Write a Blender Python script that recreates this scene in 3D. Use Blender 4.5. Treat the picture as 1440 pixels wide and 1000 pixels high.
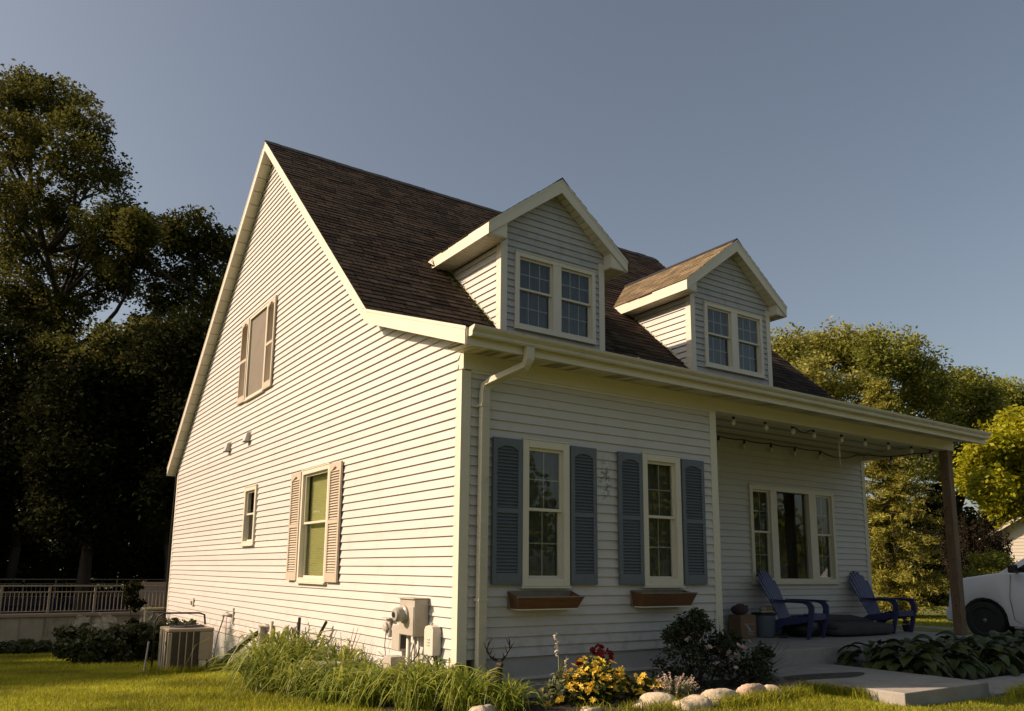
import bpy, bmesh, math, random
import numpy as np
from math import sin, cos, radians, pi, sqrt, atan2
from mathutils import Vector, Matrix

random.seed(7)
rng = np.random.default_rng(11)
scene = bpy.context.scene
for o in list(bpy.data.objects):
    bpy.data.objects.remove(o, do_unlink=True)
col = scene.collection

# ------------------------------------------------------------------ camera
CAM = Vector((-4.368, -7.4245, 0.9275))
yaw, pit, rol = radians(33.507), radians(9.975), radians(0.586)
fwd = Vector((sin(yaw) * cos(pit), cos(yaw) * cos(pit), sin(pit)))
rgt = Vector((cos(yaw), -sin(yaw), 0))
upv = rgt.cross(fwd)
r2 = rgt * cos(rol) + upv * sin(rol)
u2 = -rgt * sin(rol) + upv * cos(rol)
cd = bpy.data.cameras.new("camera")
cam = bpy.data.objects.new("camera", cd)
col.objects.link(cam)
M3 = Matrix((r2, u2, -fwd)).transposed()
cam.matrix_world = Matrix.Translation(CAM) @ M3.to_4x4()
cd.sensor_width = 36
cd.lens = 28.12
cd.shift_x = 0.00834
cd.shift_y = 0.0722
cd.clip_end = 2000
scene.camera = cam

# ------------------------------------------------------------------ light
SUN_AZ = radians(26.15)
SUN_EL = radians(32.0)
to_sun = Vector((-cos(SUN_AZ) * cos(SUN_EL), sin(SUN_AZ) * cos(SUN_EL), sin(SUN_EL)))
w = bpy.data.worlds.new("World")
scene.world = w
w.use_nodes = True
nt = w.node_tree
for n in list(nt.nodes):
    nt.nodes.remove(n)
sky = nt.nodes.new("ShaderNodeTexSky")
sky.sky_type = 'NISHITA'
sky.sun_disc = False
sky.sun_elevation = SUN_EL
sky.sun_rotation = atan2(to_sun.x, to_sun.y)
sky.air_density = 1.0
sky.dust_density = 2.8
sky.ozone_density = 1.0
hs = nt.nodes.new("ShaderNodeHueSaturation")
hs.inputs['Saturation'].default_value = 0.80
mx = nt.nodes.new("ShaderNodeMix")
mx.data_type = 'RGBA'
mx.blend_type = 'MULTIPLY'
mx.inputs['Factor'].default_value = 1.0
mx.inputs['B'].default_value = (1.0, 0.95, 0.88, 1)
bg = nt.nodes.new("ShaderNodeBackground")
bg.inputs['Strength'].default_value = 0.085
wo = nt.nodes.new("ShaderNodeOutputWorld")
nt.links.new(sky.outputs[0], hs.inputs['Color'])
nt.links.new(hs.outputs[0], mx.inputs['A'])
nt.links.new(mx.outputs['Result'], bg.inputs['Color'])
nt.links.new(bg.outputs[0], wo.inputs['Surface'])

sl = bpy.data.lights.new("sun", 'SUN')
sl.energy = 5.0
sl.angle = radians(0.5)
sl.color = (1.0, 0.745, 0.54)
sun = bpy.data.objects.new("sun", sl)
col.objects.link(sun)
sun.rotation_euler = to_sun.to_track_quat('Z', 'Y').to_euler()
sun.location = to_sun * 60

scene.view_settings.view_transform = 'Standard'
scene.view_settings.look = 'None'
scene.view_settings.exposure = 0.54
scene.view_settings.gamma = 1.0
scene.view_settings.use_curve_mapping = False
scene.render.engine = 'CYCLES'


# ------------------------------------------------------------------ materials
def nodes_of(m):
    m.use_nodes = True
    t = m.node_tree
    return t, t.nodes['Principled BSDF']


MATS = {}


def mat(name, c, rough=0.6, var=0.0, scale=6.0, bump=0.0, bscale=40.0, metal=0.0, c2=None, stretch=None,
        rnd=0.0, spec=0.5, coords='Object', dirt=None, dirtamt=0.0, dscale=1.5):
    """base colour with noise between c and c2, optional per-object / per-face variation, fine bump, worn patches"""
    if name in MATS:
        return MATS[name]
    m = bpy.data.materials.new(name)
    t, p = nodes_of(m)
    p.inputs['Roughness'].default_value = rough
    p.inputs['Metallic'].default_value = metal
    p.inputs['Specular IOR Level'].default_value = spec
    L = t.links
    if c2 is None:
        c2 = tuple(max(0, x * (1 - var)) for x in c)
    if coords == 'World':
        tc = t.nodes.new("ShaderNodeNewGeometry").outputs['Position']
    else:
        tc = t.nodes.new("ShaderNodeTexCoord").outputs['Object']
    if stretch:
        mp = t.nodes.new("ShaderNodeMapping")
        mp.inputs['Scale'].default_value = stretch
        L.new(tc, mp.inputs['Vector'])
        tc = mp.outputs[0]
    nz = t.nodes.new("ShaderNodeTexNoise")
    nz.inputs['Scale'].default_value = scale
    nz.inputs['Detail'].default_value = 5
    nz.inputs['Roughness'].default_value = 0.6
    L.new(tc, nz.inputs['Vector'])
    rp = t.nodes.new("ShaderNodeMapRange")
    rp.inputs['From Min'].default_value = 0.3
    rp.inputs['From Max'].default_value = 0.7
    L.new(nz.outputs[0], rp.inputs['Value'])
    mix = t.nodes.new("ShaderNodeMix")
    mix.data_type = 'RGBA'
    mix.inputs['A'].default_value = (*c, 1)
    mix.inputs['B'].default_value = (*c2, 1)
    L.new(rp.outputs[0], mix.inputs['Factor'])
    out = mix.outputs['Result']
    if dirt is not None:
        n2 = t.nodes.new("ShaderNodeTexNoise")
        n2.inputs['Scale'].default_value = dscale
        n2.inputs['Detail'].default_value = 8
        n2.inputs['Roughness'].default_value = 0.7
        g = t.nodes.new("ShaderNodeNewGeometry")
        L.new(g.outputs['Position'], n2.inputs['Vector'])
        r2_ = t.nodes.new("ShaderNodeMapRange")
        r2_.inputs['From Min'].default_value = 0.52
        r2_.inputs['From Max'].default_value = 0.75
        r2_.inputs['To Max'].default_value = dirtamt
        L.new(n2.outputs[0], r2_.inputs['Value'])
        m2 = t.nodes.new("ShaderNodeMix")
        m2.data_type = 'RGBA'
        m2.inputs['B'].default_value = (*dirt, 1)
        L.new(out, m2.inputs['A'])
        L.new(r2_.outputs[0], m2.inputs['Factor'])
        out = m2.outputs['Result']
    if rnd > 0:
        oi = t.nodes.new("ShaderNodeObjectInfo")
        at = t.nodes.new("ShaderNodeAttribute")
        at.attribute_name = "rnd"
        ad = t.nodes.new("ShaderNodeMath")
        ad.operation = 'ADD'
        L.new(oi.outputs['Random'], ad.inputs[0])
        L.new(at.outputs['Fac'], ad.inputs[1])
        fr = t.nodes.new("ShaderNodeMath")
        fr.operation = 'FRACT'
        L.new(ad.outputs[0], fr.inputs[0])
        mr = t.nodes.new("ShaderNodeMapRange")
        mr.inputs['To Min'].default_value = 1 - rnd
        mr.inputs['To Max'].default_value = 1 + rnd
        L.new(fr.outputs[0], mr.inputs['Value'])
        hv = t.nodes.new("ShaderNodeHueSaturation")
        L.new(out, hv.inputs['Color'])
        L.new(mr.outputs[0], hv.inputs['Value'])
        out = hv.outputs[0]
    L.new(out, p.inputs['Base Color'])
    if bump > 0:
        nb = t.nodes.new("ShaderNodeTexNoise")
        nb.inputs['Scale'].default_value = bscale
        nb.inputs['Detail'].default_value = 4
        L.new(tc, nb.inputs['Vector'])
        b = t.nodes.new("ShaderNodeBump")
        b.inputs['Strength'].default_value = bump
        b.inputs['Distance'].default_value = 0.02
        L.new(nb.outputs[0], b.inputs['Height'])
        L.new(b.outputs[0], p.inputs['Normal'])
    MATS[name] = m
    return m


def leafmat(name, c, c2, trans=0.35, rnd=0.35, rough=0.5, spec=0.25):
    if name in MATS:
        return MATS[name]
    m = bpy.data.materials.new(name)
    t, p = nodes_of(m)
    L = t.links
    at = t.nodes.new("ShaderNodeAttribute")
    at.attribute_name = "rnd"
    mix = t.nodes.new("ShaderNodeMix")
    mix.data_type = 'RGBA'
    mix.inputs['A'].default_value = (*c, 1)
    mix.inputs['B'].default_value = (*c2, 1)
    L.new(at.outputs['Fac'], mix.inputs['Factor'])
    g = t.nodes.new("ShaderNodeNewGeometry")
    nz = t.nodes.new("ShaderNodeTexNoise")
    nz.inputs['Scale'].default_value = 0.7
    nz.inputs['Detail'].default_value = 3
    L.new(g.outputs['Position'], nz.inputs['Vector'])
    mr = t.nodes.new("ShaderNodeMapRange")
    mr.inputs['From Min'].default_value = 0.3
    mr.inputs['From Max'].default_value = 0.7
    mr.inputs['To Min'].default_value = 1 - rnd
    mr.inputs['To Max'].default_value = 1 + rnd
    L.new(nz.outputs[0], mr.inputs['Value'])
    hv = t.nodes.new("ShaderNodeHueSaturation")
    L.new(mix.outputs['Result'], hv.inputs['Color'])
    L.new(mr.outputs[0], hv.inputs['Value'])
    L.new(hv.outputs[0], p.inputs['Base Color'])
    p.inputs['Roughness'].default_value = rough
    p.inputs['Specular IOR Level'].default_value = spec
    tr = t.nodes.new("ShaderNodeBsdfTranslucent")
    L.new(hv.outputs[0], tr.inputs['Color'])
    ms = t.nodes.new("ShaderNodeMixShader")
    ms.inputs[0].default_value = trans
    L.new(p.outputs[0], ms.inputs[1])
    L.new(tr.outputs[0], ms.inputs[2])
    L.new(ms.outputs[0], t.nodes['Material Output'].inputs['Surface'])
    MATS[name] = m
    return m


def glassmat(name, tint=(0.8, 0.85, 0.85), refl=1.0):
    m = bpy.data.materials.new(name)
    m.use_nodes = True
    t = m.node_tree
    t.nodes.remove(t.nodes['Principled BSDF'])
    L = t.links
    tr = t.nodes.new("ShaderNodeBsdfTransparent")
    tr.inputs[0].default_value = (*tint, 1)
    gl = t.nodes.new("ShaderNodeBsdfGlossy")
    gl.inputs['Roughness'].default_value = 0.015
    nz = t.nodes.new("ShaderNodeTexNoise")
    nz.inputs['Scale'].default_value = 1.3
    g = t.nodes.new("ShaderNodeNewGeometry")
    L.new(g.outputs['Position'], nz.inputs['Vector'])
    b = t.nodes.new("ShaderNodeBump")
    b.inputs['Strength'].default_value = 0.05
    b.inputs['Distance'].default_value = 0.05
    L.new(nz.outputs[0], b.inputs['Height'])
    L.new(b.outputs[0], gl.inputs['Normal'])
    lw = t.nodes.new("ShaderNodeLayerWeight")
    lw.inputs['Blend'].default_value = 0.5
    pw = t.nodes.new("ShaderNodeMath")
    pw.operation = 'POWER'
    pw.inputs[1].default_value = 4.6
    L.new(lw.outputs['Facing'], pw.inputs[0])
    fr = t.nodes.new("ShaderNodeMapRange")
    fr.inputs['To Min'].default_value = 0.035 * refl
    fr.inputs['To Max'].default_value = 0.9
    L.new(pw.outputs[0], fr.inputs['Value'])
    ms = t.nodes.new("ShaderNodeMixShader")
    L.new(fr.outputs[0], ms.inputs[0])
    L.new(tr.outputs[0], ms.inputs[1])
    L.new(gl.outputs[0], ms.inputs[2])
    L.new(ms.outputs[0], t.nodes['Material Output'].inputs['Surface'])
    return m


SIDING = mat("vinyl_siding", (0.51, 0.495, 0.465), 0.5, 0.06, 0.6, 0.35, 2.2, coords='World', stretch=(1, 1, 4),
             dirt=(0.34, 0.32, 0.26), dirtamt=0.35, dscale=2.2, rnd=0.045)
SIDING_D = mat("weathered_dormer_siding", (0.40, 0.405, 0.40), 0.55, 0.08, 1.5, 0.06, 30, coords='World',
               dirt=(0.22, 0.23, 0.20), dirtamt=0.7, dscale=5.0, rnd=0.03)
TRIM = mat("cream_trim", (0.62, 0.58, 0.47), 0.45, 0.06, 2.0, 0.04, 20, dirt=(0.5, 0.45, 0.33), dirtamt=0.3)
GUTM = mat("gutter_metal", (0.52, 0.48, 0.37), 0.4, 0.12, 3, stretch=(1, 1, 6), dirt=(0.3, 0.27, 0.18), dirtamt=0.5,
           dscale=3)
SOFFIT = mat("soffit_vinyl", (0.60, 0.56, 0.42), 0.55, 0.08, 3, rnd=0.07)
SOFFIT_M = mat("soffit_vent_shade_tone", (0.36, 0.33, 0.24), 0.6, 0.2, 8)  # mid tone: shading bands of the ceiling panels put into the board colour
SOFFIT_V = mat("soffit_vent", (0.22, 0.20, 0.13), 0.7, 0.3, 60)
SHING = mat("asphalt_shingle", (0.054, 0.036, 0.023), 0.92, 0.0, 60, 0.5, 220, c2=(0.022, 0.017, 0.013), rnd=0.62,
            spec=0.15, coords='World', dirt=(0.035, 0.035, 0.022), dirtamt=0.6, dscale=0.7)
SHING_L = mat("sunlit_tan_dormer_shingle", (0.26, 0.20, 0.12), 0.92, 0.0, 60, 0.5, 220, c2=(0.14, 0.11, 0.07), rnd=0.3,
              spec=0.15, coords='World')  # lighter than the main roof: sunlight on this slope put into the shingle colour
RIDGE = mat("ridge_cap", (0.035, 0.036, 0.04), 0.9, 0.3, 30, 0.4, 200, spec=0.2)
SHUT = mat("blue_grey_shutter", (0.105, 0.128, 0.150), 0.55, 0.08, 5, 0.05, 60)
SHUT_W = mat("pale_tan_shutter", (0.46, 0.40, 0.31), 0.6, 0.1, 5, 0.05, 60)  # pale tan colour for the side wall shutters
CONC = mat("concrete", (0.34, 0.32, 0.28), 0.85, 0.25, 2.5, 0.25, 60, dirt=(0.13, 0.12, 0.10), dirtamt=0.75, dscale=1.7)
FOUND = mat("parged_foundation", (0.42, 0.41, 0.38), 0.85, 0.1, 5, 0.4, 80, dirt=(0.3, 0.27, 0.2), dirtamt=0.5)
WOODP = mat("treated_post_wood", (0.20, 0.128, 0.075), 0.75, 0.0, 8, 0.25, 30, c2=(0.11, 0.072, 0.045),
            stretch=(6, 6, 0.5), dirt=(0.04, 0.025, 0.02), dirtamt=0.5, dscale=7)
CEDAR = mat("cedar_box_wood", (0.15, 0.07, 0.025), 0.7, 0.0, 6, 0.25, 30, c2=(0.10, 0.045, 0.02), stretch=(0.6, 5, 5),
            dirt=(0.06, 0.04, 0.025), dirtamt=0.5, dscale=6)
BLUEP = mat("blue_chair_plastic", (0.030, 0.034, 0.115), 0.5, 0.15, 8, 0.05, 50)
DARKG = mat("dark_grey_fabric", (0.055, 0.053, 0.056), 0.95, 0.3, 4, 0.4, 60)
BLACK = mat("black_plastic", (0.012, 0.012, 0.012), 0.5, 0.2, 8)
RUBBER = mat("black_rubber", (0.014, 0.014, 0.014), 0.75, 0.2, 8, 0.2, 60)
GALV = mat("grey_utility_metal", (0.42, 0.39, 0.33), 0.5, 0.15, 5, 0.1, 40, dirt=(0.25, 0.2, 0.13), dirtamt=0.5)
PIPEW = mat("pale_pvc", (0.55, 0.52, 0.44), 0.5, 0.1, 5)
ACM = mat("beige_ac_metal", (0.27, 0.235, 0.175), 0.5, 0.1, 5, 0.05, 40)
ACD = mat("ac_coil_dark", (0.03, 0.028, 0.024), 0.7, 0.4, 80)
GLASS = glassmat("window_glass", (0.93, 0.95, 0.93))
CLEAR = glassmat("bulb_glass", (0.95, 0.95, 0.92))
BLIND = mat("green_tinted_blind", (0.70, 0.68, 0.33), 0.7, 0.1, 3)
CURT = mat("blue_grey_curtain", (0.075, 0.095, 0.105), 0.9, 0.4, 6, stretch=(8, 8, 0.6))
SCREEN = mat("insect_screen", (0.17, 0.145, 0.11), 0.8, 0.15, 3)
DIM = mat("dim_blind", (0.085, 0.092, 0.065), 0.85, 0.3, 4)
WHITEP = mat("white_car_paint", (0.66, 0.67, 0.70), 0.12, 0.02, 2, spec=0.6)
MULCH = mat("dark_mulch", (0.022, 0.015, 0.011), 0.95, 0.5, 30, 0.9, 60)
BARK = mat("tree_bark", (0.050, 0.038, 0.027), 0.9, 0.5, 6, 0.8, 15, stretch=(3, 3, 0.5))
STONE = mat("limestone_rock", (0.62, 0.53, 0.39), 0.9, 0.45, 9, 1.0, 14, dirt=(0.3, 0.2, 0.14), dirtamt=0.5, dscale=5)
CARD = mat("cardboard", (0.20, 0.125, 0.065), 0.85, 0.15, 5)
BINM = mat("blue_grey_bin", (0.115, 0.14, 0.165), 0.5, 0.15, 4)
POOLW = mat("pool_wall_steel", (0.34, 0.30, 0.23), 0.6, 0.25, 2, dirt=(0.1, 0.085, 0.06), dirtamt=0.7, dscale=3)
POOLR = mat("pool_rail_resin", (0.26, 0.21, 0.15), 0.6, 0.1, 4)


def smudge(m, centre, radii, c, amt, scale=26):
    """a soft-edged weather stain at one place on the wall"""
    t = m.node_tree
    L = t.links
    p = t.nodes['Principled BSDF']
    src = p.inputs['Base Color'].links[0].from_socket
    g = t.nodes.new("ShaderNodeNewGeometry")
    mp = t.nodes.new("ShaderNodeMapping")
    mp.inputs['Location'].default_value = [-centre[i] / radii[i] for i in range(3)]
    mp.inputs['Scale'].default_value = [1 / r for r in radii]
    L.new(g.outputs['Position'], mp.inputs['Vector'])
    gr = t.nodes.new("ShaderNodeTexGradient")
    gr.gradient_type = 'SPHERICAL'
    L.new(mp.outputs[0], gr.inputs['Vector'])
    nz = t.nodes.new("ShaderNodeTexNoise")
    nz.inputs['Scale'].default_value = scale
    nz.inputs['Detail'].default_value = 3
    L.new(g.outputs['Position'], nz.inputs['Vector'])
    mr = t.nodes.new("ShaderNodeMapRange")
    mr.inputs['From Min'].default_value = 0.48
    mr.inputs['From Max'].default_value = 0.62
    L.new(nz.outputs[0], mr.inputs['Value'])
    mu = t.nodes.new("ShaderNodeMath")
    mu.operation = 'MULTIPLY'
    L.new(gr.outputs['Fac'], mu.inputs[0])
    L.new(mr.outputs[0], mu.inputs[1])
    m2 = t.nodes.new("ShaderNodeMath")
    m2.operation = 'MULTIPLY'
    m2.inputs[1].default_value = amt
    m2.use_clamp = True
    L.new(mu.outputs[0], m2.inputs[0])
    mx_ = t.nodes.new("ShaderNodeMix")
    mx_.data_type = 'RGBA'
    mx_.inputs['B'].default_value = (*c, 1)
    L.new(src, mx_.inputs['A'])
    L.new(m2.outputs[0], mx_.inputs['Factor'])
    L.new(mx_.outputs['Result'], p.inputs['Base Color'])


smudge(SIDING, (0.0, 8.0, -0.45), (0.5, 9.0, 0.55), (0.36, 0.28, 0.17), 0.9, 6)
smudge(SIDING, (2.0, 0.0, -0.1), (3.5, 0.5, 0.5), (0.30, 0.28, 0.22), 0.7, 8)
smudge(SIDING, (2.03, 0, 2.02), (0.14, 0.3, 0.36), (0.16, 0.16, 0.13), 1.6)


# ------------------------------------------------------------------ mesh helpers
class MB:
    def __init__(s):
        s.v = []
        s.f = []
        s.r = []

    def add(s, vs, fs, r=None):
        n = len(s.v)
        s.v += [tuple(p) for p in vs]
        s.f += [tuple(i + n for i in f) for f in fs]
        s.r += [random.random() if r is None else r] * len(fs)
        return s

    def quad(s, a, b, c, d, r=None):
        return s.add([a, b, c, d], [(0, 1, 2, 3)], r)

    def box(s, x0, x1, y0, y1, z0, z1, r=None, M=None):
        vs = [Vector((x, y, z)) for z in (z0, z1) for y in (y0, y1) for x in (x0, x1)]
        if M is not None:
            vs = [M(v.x, v.y, v.z) if callable(M) else M @ v for v in vs]
        return s.add(vs, [(0, 2, 3, 1), (4, 5, 7, 6), (0, 1, 5, 4), (2, 6, 7, 3), (0, 4, 6, 2), (1, 3, 7, 5)], r)

    def tube(s, pts, rad, n=8, cap=True, r=None):
        pts = [Vector(p) for p in pts]
        if not hasattr(rad, '__len__'):
            rad = [rad] * len(pts)
        vs = []
        up = Vector((0, 0, 1))
        prev = None
        for i, p in enumerate(pts):
            d = (pts[min(i + 1, len(pts) - 1)] - pts[max(i - 1, 0)])
            d = d.normalized() if d.length > 1e-9 else Vector((0, 0, 1))
            if prev is None:
                a = d.cross(up)
                if a.length < 1e-3:
                    a = d.cross(Vector((1, 0, 0)))
            else:
                a = prev - d * prev.dot(d)
                if a.length < 1e-6:
                    a = d.cross(up)
            a.normalize()
            prev = a
            b = d.cross(a)
            for k in range(n):
                t = 2 * pi * k / n
                vs.append(p + (a * cos(t) + b * sin(t)) * rad[i])
        fs = []
        for i in range(len(pts) - 1):
            for k in range(n):
                k2 = (k + 1) % n
                fs.append((i * n + k, i * n + k2, (i + 1) * n + k2, (i + 1) * n + k))
        if cap:
            fs.append(tuple(range(n - 1, -1, -1)))
            fs.append(tuple((len(pts) - 1) * n + k for k in range(n)))
        return s.add(vs, fs, r)

    def lathe(s, prof, n=20, c=(0, 0, 0), M=None, r=None):
        vs = []
        for (rr, z) in prof:
            for k in range(n):
                t = 2 * pi * k / n
                p = Vector((rr * cos(t), rr * sin(t), z))
                if M is not None:
                    p = M @ p
                vs.append(p + Vector(c))
        fs = []
        for i in range(len(prof) - 1):
            for k in range(n):
                k2 = (k + 1) % n
                fs.append((i * n + k, i * n + k2, (i + 1) * n + k2, (i + 1) * n + k))
        fs.append(tuple(range(n - 1, -1, -1)))
        fs.append(tuple((len(prof) - 1) * n + k for k in range(n)))
        return s.add(vs, fs, r)

    def prism(s, poly, d0, d1, M, r=None):
        """poly in (a,b), depth from d0 to d1; M(a,b,d)->xyz"""
        n = len(poly)
        vs = [M(a, b, d0) for a, b in poly] + [M(a, b, d1) for a, b in poly]
        fs = [tuple(range(n - 1, -1, -1)), tuple(range(n, 2 * n))]
        for i in range(n):
            j = (i + 1) % n
            fs.append((i, j, j + n, i + n))
        return s.add(vs, fs, r)


def setprops(o, label=None, cat=None, group=None, kind=None):
    if label:
        o['label'] = label
    if cat:
        o['category'] = cat
    if group:
        o['group'] = group
    if kind:
        o['kind'] = kind
    return o


def mesh_of(name, mb, m, smooth=False, fix=True):
    me = bpy.data.meshes.new(name)
    me.from_pydata([tuple(p) for p in mb.v], [], mb.f)
    me.materials.append(m)
    at = me.attributes.new("rnd", 'FLOAT', 'FACE')
    at.data.foreach_set('value', mb.r)
    if fix:
        bm = bmesh.new()
        bm.from_mesh(me)
        bmesh.ops.recalc_face_normals(bm, faces=bm.faces)
        bm.to_mesh(me)
        bm.free()
    if smooth:
        me.polygons.foreach_set('use_smooth', [True] * len(me.polygons))
    me.update()
    return me


def link(name, me, parent=None, loc=None):
    o = bpy.data.objects.new(name, me)
    col.objects.link(o)
    if parent is not None:
        o.parent = parent
    if loc is not None:
        o.location = loc
    return o


def obj(name, mb, m, parent=None, smooth=False, bevel=0, loc=None, fix=True, **kw):
    o = link(name, mesh_of(name, mb, m, smooth, fix), parent, loc)
    if bevel:
        b = o.modifiers.new("bevel", 'BEVEL')
        b.width = bevel
        b.segments = 2
        b.limit_method = 'ANGLE'
        b.angle_limit = radians(40)
    return setprops(o, **kw)


def empty(name, loc=(0, 0, 0), rz=0, **kw):
    o = bpy.data.objects.new(name, None)
    col.objects.link(o)
    o.location = loc
    o.rotation_euler = (0, 0, rz)
    o.empty_display_size = 0.2
    return setprops(o, **kw)


def copy_tree(o, parent=None):
    c = o.copy()
    col.objects.link(c)
    c.parent = parent
    for ch in o.children:
        copy_tree(ch, c)
    return c


def big(name, V, F, R, m, parent=None, loc=None, **kw):
    """mesh from numpy arrays: V (n,3), F (m,k), R (m,)"""
    me = bpy.data.meshes.new(name)
    n, k = F.shape
    me.vertices.add(len(V))
    me.vertices.foreach_set('co', V.astype(np.float32).ravel())
    me.loops.add(n * k)
    me.loops.foreach_set('vertex_index', F.astype(np.int32).ravel())
    me.polygons.add(n)
    me.polygons.foreach_set('loop_start', np.arange(0, n * k, k, dtype=np.int32))
    me.update(calc_edges=True)
    at = me.attributes.new("rnd", 'FLOAT', 'FACE')
    at.data.foreach_set('value', R.astype(np.float32))
    me.materials.append(m)
    return setprops(link(name, me, parent, loc), **kw)


# ------------------------------------------------------------------ ground
def ground_z(x, y):
    wl = min(1, max(0, (5.0 - x) / 4.0))
    wl = wl * wl * (3 - 2 * wl)
    yy = min(max(0, y + 1.0), 20)
    wr = min(1, max(0, (x - 2.8) / 1.6))
    return -0.42 - 0.0455 * yy * wl - 0.004 * min(max(0, y), 20) * (1 - wl) - 0.05 * wr * wr * (3 - 2 * wr)


def gz(x, y):
    return ground_z(x, y) + 0.015 * sin(x * 1.7 + y * 0.6) * cos(y * 1.3)


xs = sorted(set([-900, -400, -200, -100, -60] + [round(-40 + i, 2) for i in range(0, 34)] +
                [round(-6 + 0.5 * i, 2) for i in range(0, 37)] + list(range(13, 60, 2)) + [80, 120, 200, 400, 900]))
ys = sorted(set([-900, -400, -200, -100, -60, -40, -30, -20, -15, -12] + [round(-10 + 0.5 * i, 2) for i in range(0, 61)] +
                list(range(21, 60, 2)) + [80, 120, 200, 400, 900]))
mb = MB()
vs = [(x, y, gz(x, y) if abs(x) < 100 and abs(y) < 100 else ground_z(x, y)) for y in ys for x in xs]
nx = len(xs)
mb.add(vs, [(j * nx + i, j * nx + i + 1, (j + 1) * nx + i + 1, (j + 1) * nx + i) for j in range(len(ys) - 1) for i in
            range(nx - 1)])
GRILLE = mat("between_pane_grille", (0.30, 0.29, 0.24), 0.6)
LAWN = mat("lawn_soil_green", (0.12, 0.14, 0.012), 0.9, 0.0, 3.0, 0.6, 60, c2=(0.050, 0.062, 0.010), coords='World')
g = obj("lawn_ground", mb, LAWN, smooth=True, kind='structure')

# ------------------------------------------------------------------ house
house = empty("house", (0, 0, 0),
              label="white and pale grey clapboard house with two gabled dormers and a covered front porch",
              cat="house")
W, L, R, D = 4.007, 10.144, 1.696, 14.354
XN, XF = -0.24, 10.38
CH = 0.108


def lerp(a, b, t):
    return a + (b - a) * t


def prof(x):
    t = (x - XN) / (XF - XN)
    E = (lerp(-0.458, -0.524, t), lerp(3.441, 3.373, t))
    K = (lerp(2.177, 2.324, t), lerp(4.348, 4.475, t))
    A = (lerp(7.541, 7.463, t), lerp(9.316, 9.252, t))
    B = (14.62, 3.44)
    return E, K, A, B


def roofz(x, y):
    E, K, A, B = prof(x)
    for P, Q in ((E, K), (K, A), (A, B)):
        if P[0] <= y <= Q[0]:
            return lerp(P[1], Q[1], (y - P[0]) / (Q[0] - P[0]))
    return E[1] if y < E[0] else B[1]


def clap(parent, M, z0, z1, bounds, openings, m=SIDING, name="siding_board", out0=0.027, out1=0.004, h=CH, minlen=0.06, joint=False):
    """lap courses; bounds(z)->(u0,u1); openings [(u0,u1,z0,z1)]; M(u,out,z)"""
    z = z0
    while z < z1 - 1e-4:
        zt = min(z + h, z1)
        cuts = [z, zt]
        for o in openings:
            for q in (o[2], o[3]):
                if z + 0.004 < q < zt - 0.004:
                    cuts.append(q)
        cuts.sort()
        full = [o for o in openings if o[2] <= z + 0.004 and o[3] >= zt - 0.004]
        b0 = bounds(z)
        if b0 is None:
            z += h
            continue
        if joint and b0[1] - b0[0] > 3.5:
            uj = random.uniform(b0[0] + 1.2, b0[1] - 1.2)
            if not any(o[0] - 0.2 < uj < o[1] + 0.2 for o in openings):
                full.append((uj, uj + 0.004, z, zt))
        bt = bounds(zt - 1e-5)
        if bt is not None:
            b0 = (min(b0[0], bt[0]), max(b0[1], bt[1]))
        edges = [b0[0]]
        for o in sorted(full):
            edges += [o[0], o[1]]
        edges.append(b0[1])
        for k in range(0, len(edges), 2):
            ua, ub = edges[k], edges[k + 1]
            q = MB()
            for s in range(len(cuts) - 1):
                za, zb = cuts[s], cuts[s + 1]
                ba, bb = bounds(za), bounds(zb - 1e-5) or bounds(za)
                oa = lerp(out0, out1, (za - z) / h)
                ob = lerp(out0, out1, (zb - z) / h)
                part = [o for o in openings if o not in full and o[2] < zb - 0.003 and o[3] > za + 0.003 and
                        o[0] >= ua - 0.01 and o[1] <= ub + 0.01]
                e2 = [ua]
                for o in sorted(part):
                    e2 += [o[0], o[1]]
                e2.append(ub)
                for j in range(0, len(e2), 2):
                    a, b = e2[j], e2[j + 1]
                    a0, b0_ = max(a, ba[0]), min(b, ba[1])
                    a1, b1 = max(a, bb[0]), min(b, bb[1])
                    if b0_ - a0 < 0.01:
                        continue
                    if b1 < a1:
                        a1 = b1 = (a1 + b1) / 2
                    V = [M(a0, oa, za), M(b0_, oa, za), M(b1, ob, zb), M(a1, ob, zb),
                         M(a0, -0.004, za), M(b0_, -0.004, za), M(b1, -0.004, zb), M(a1, -0.004, zb)]
                    q.add(V, [(0, 1, 2, 3), (0, 4, 5, 1), (0, 3, 7, 4), (1, 5, 6, 2)])
            if q.f and ub - ua > minlen:
                obj(name, q, m, parent)
        z += h


def Mside(u, o, z):      # left gable wall, faces -x
    return Vector((-o, u, z))


def Mfront(u, o, z):     # front wall, faces -y
    return Vector((u, -o, z))


def Mrec(u, o, z):
    return Vector((u, R - o, z))


def Mright(u, o, z):
    return Vector((L + o, u, z))


def Mrear(u, o, z):
    return Vector((u, D + o, z))


WIN_F = [(0.784, 1.453, 0.753, 2.403), (2.621, 3.291, 0.753, 2.403)]
WIN_S = [(3.70, 4.87, 0.72, 2.44), (7.30, 8.03, 1.34, 2.42), (7.28, 8.46, 4.20, 5.92)]
WIN_R = [(6.71, 9.08, 0.756, 2.42)]


def shrink(w, d=0.05):
    return (w[0] + d, w[1] - d, w[2] + d, w[3] - d)


# left gable wall
wall_l = empty("wall")
wall_l.parent = house


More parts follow.
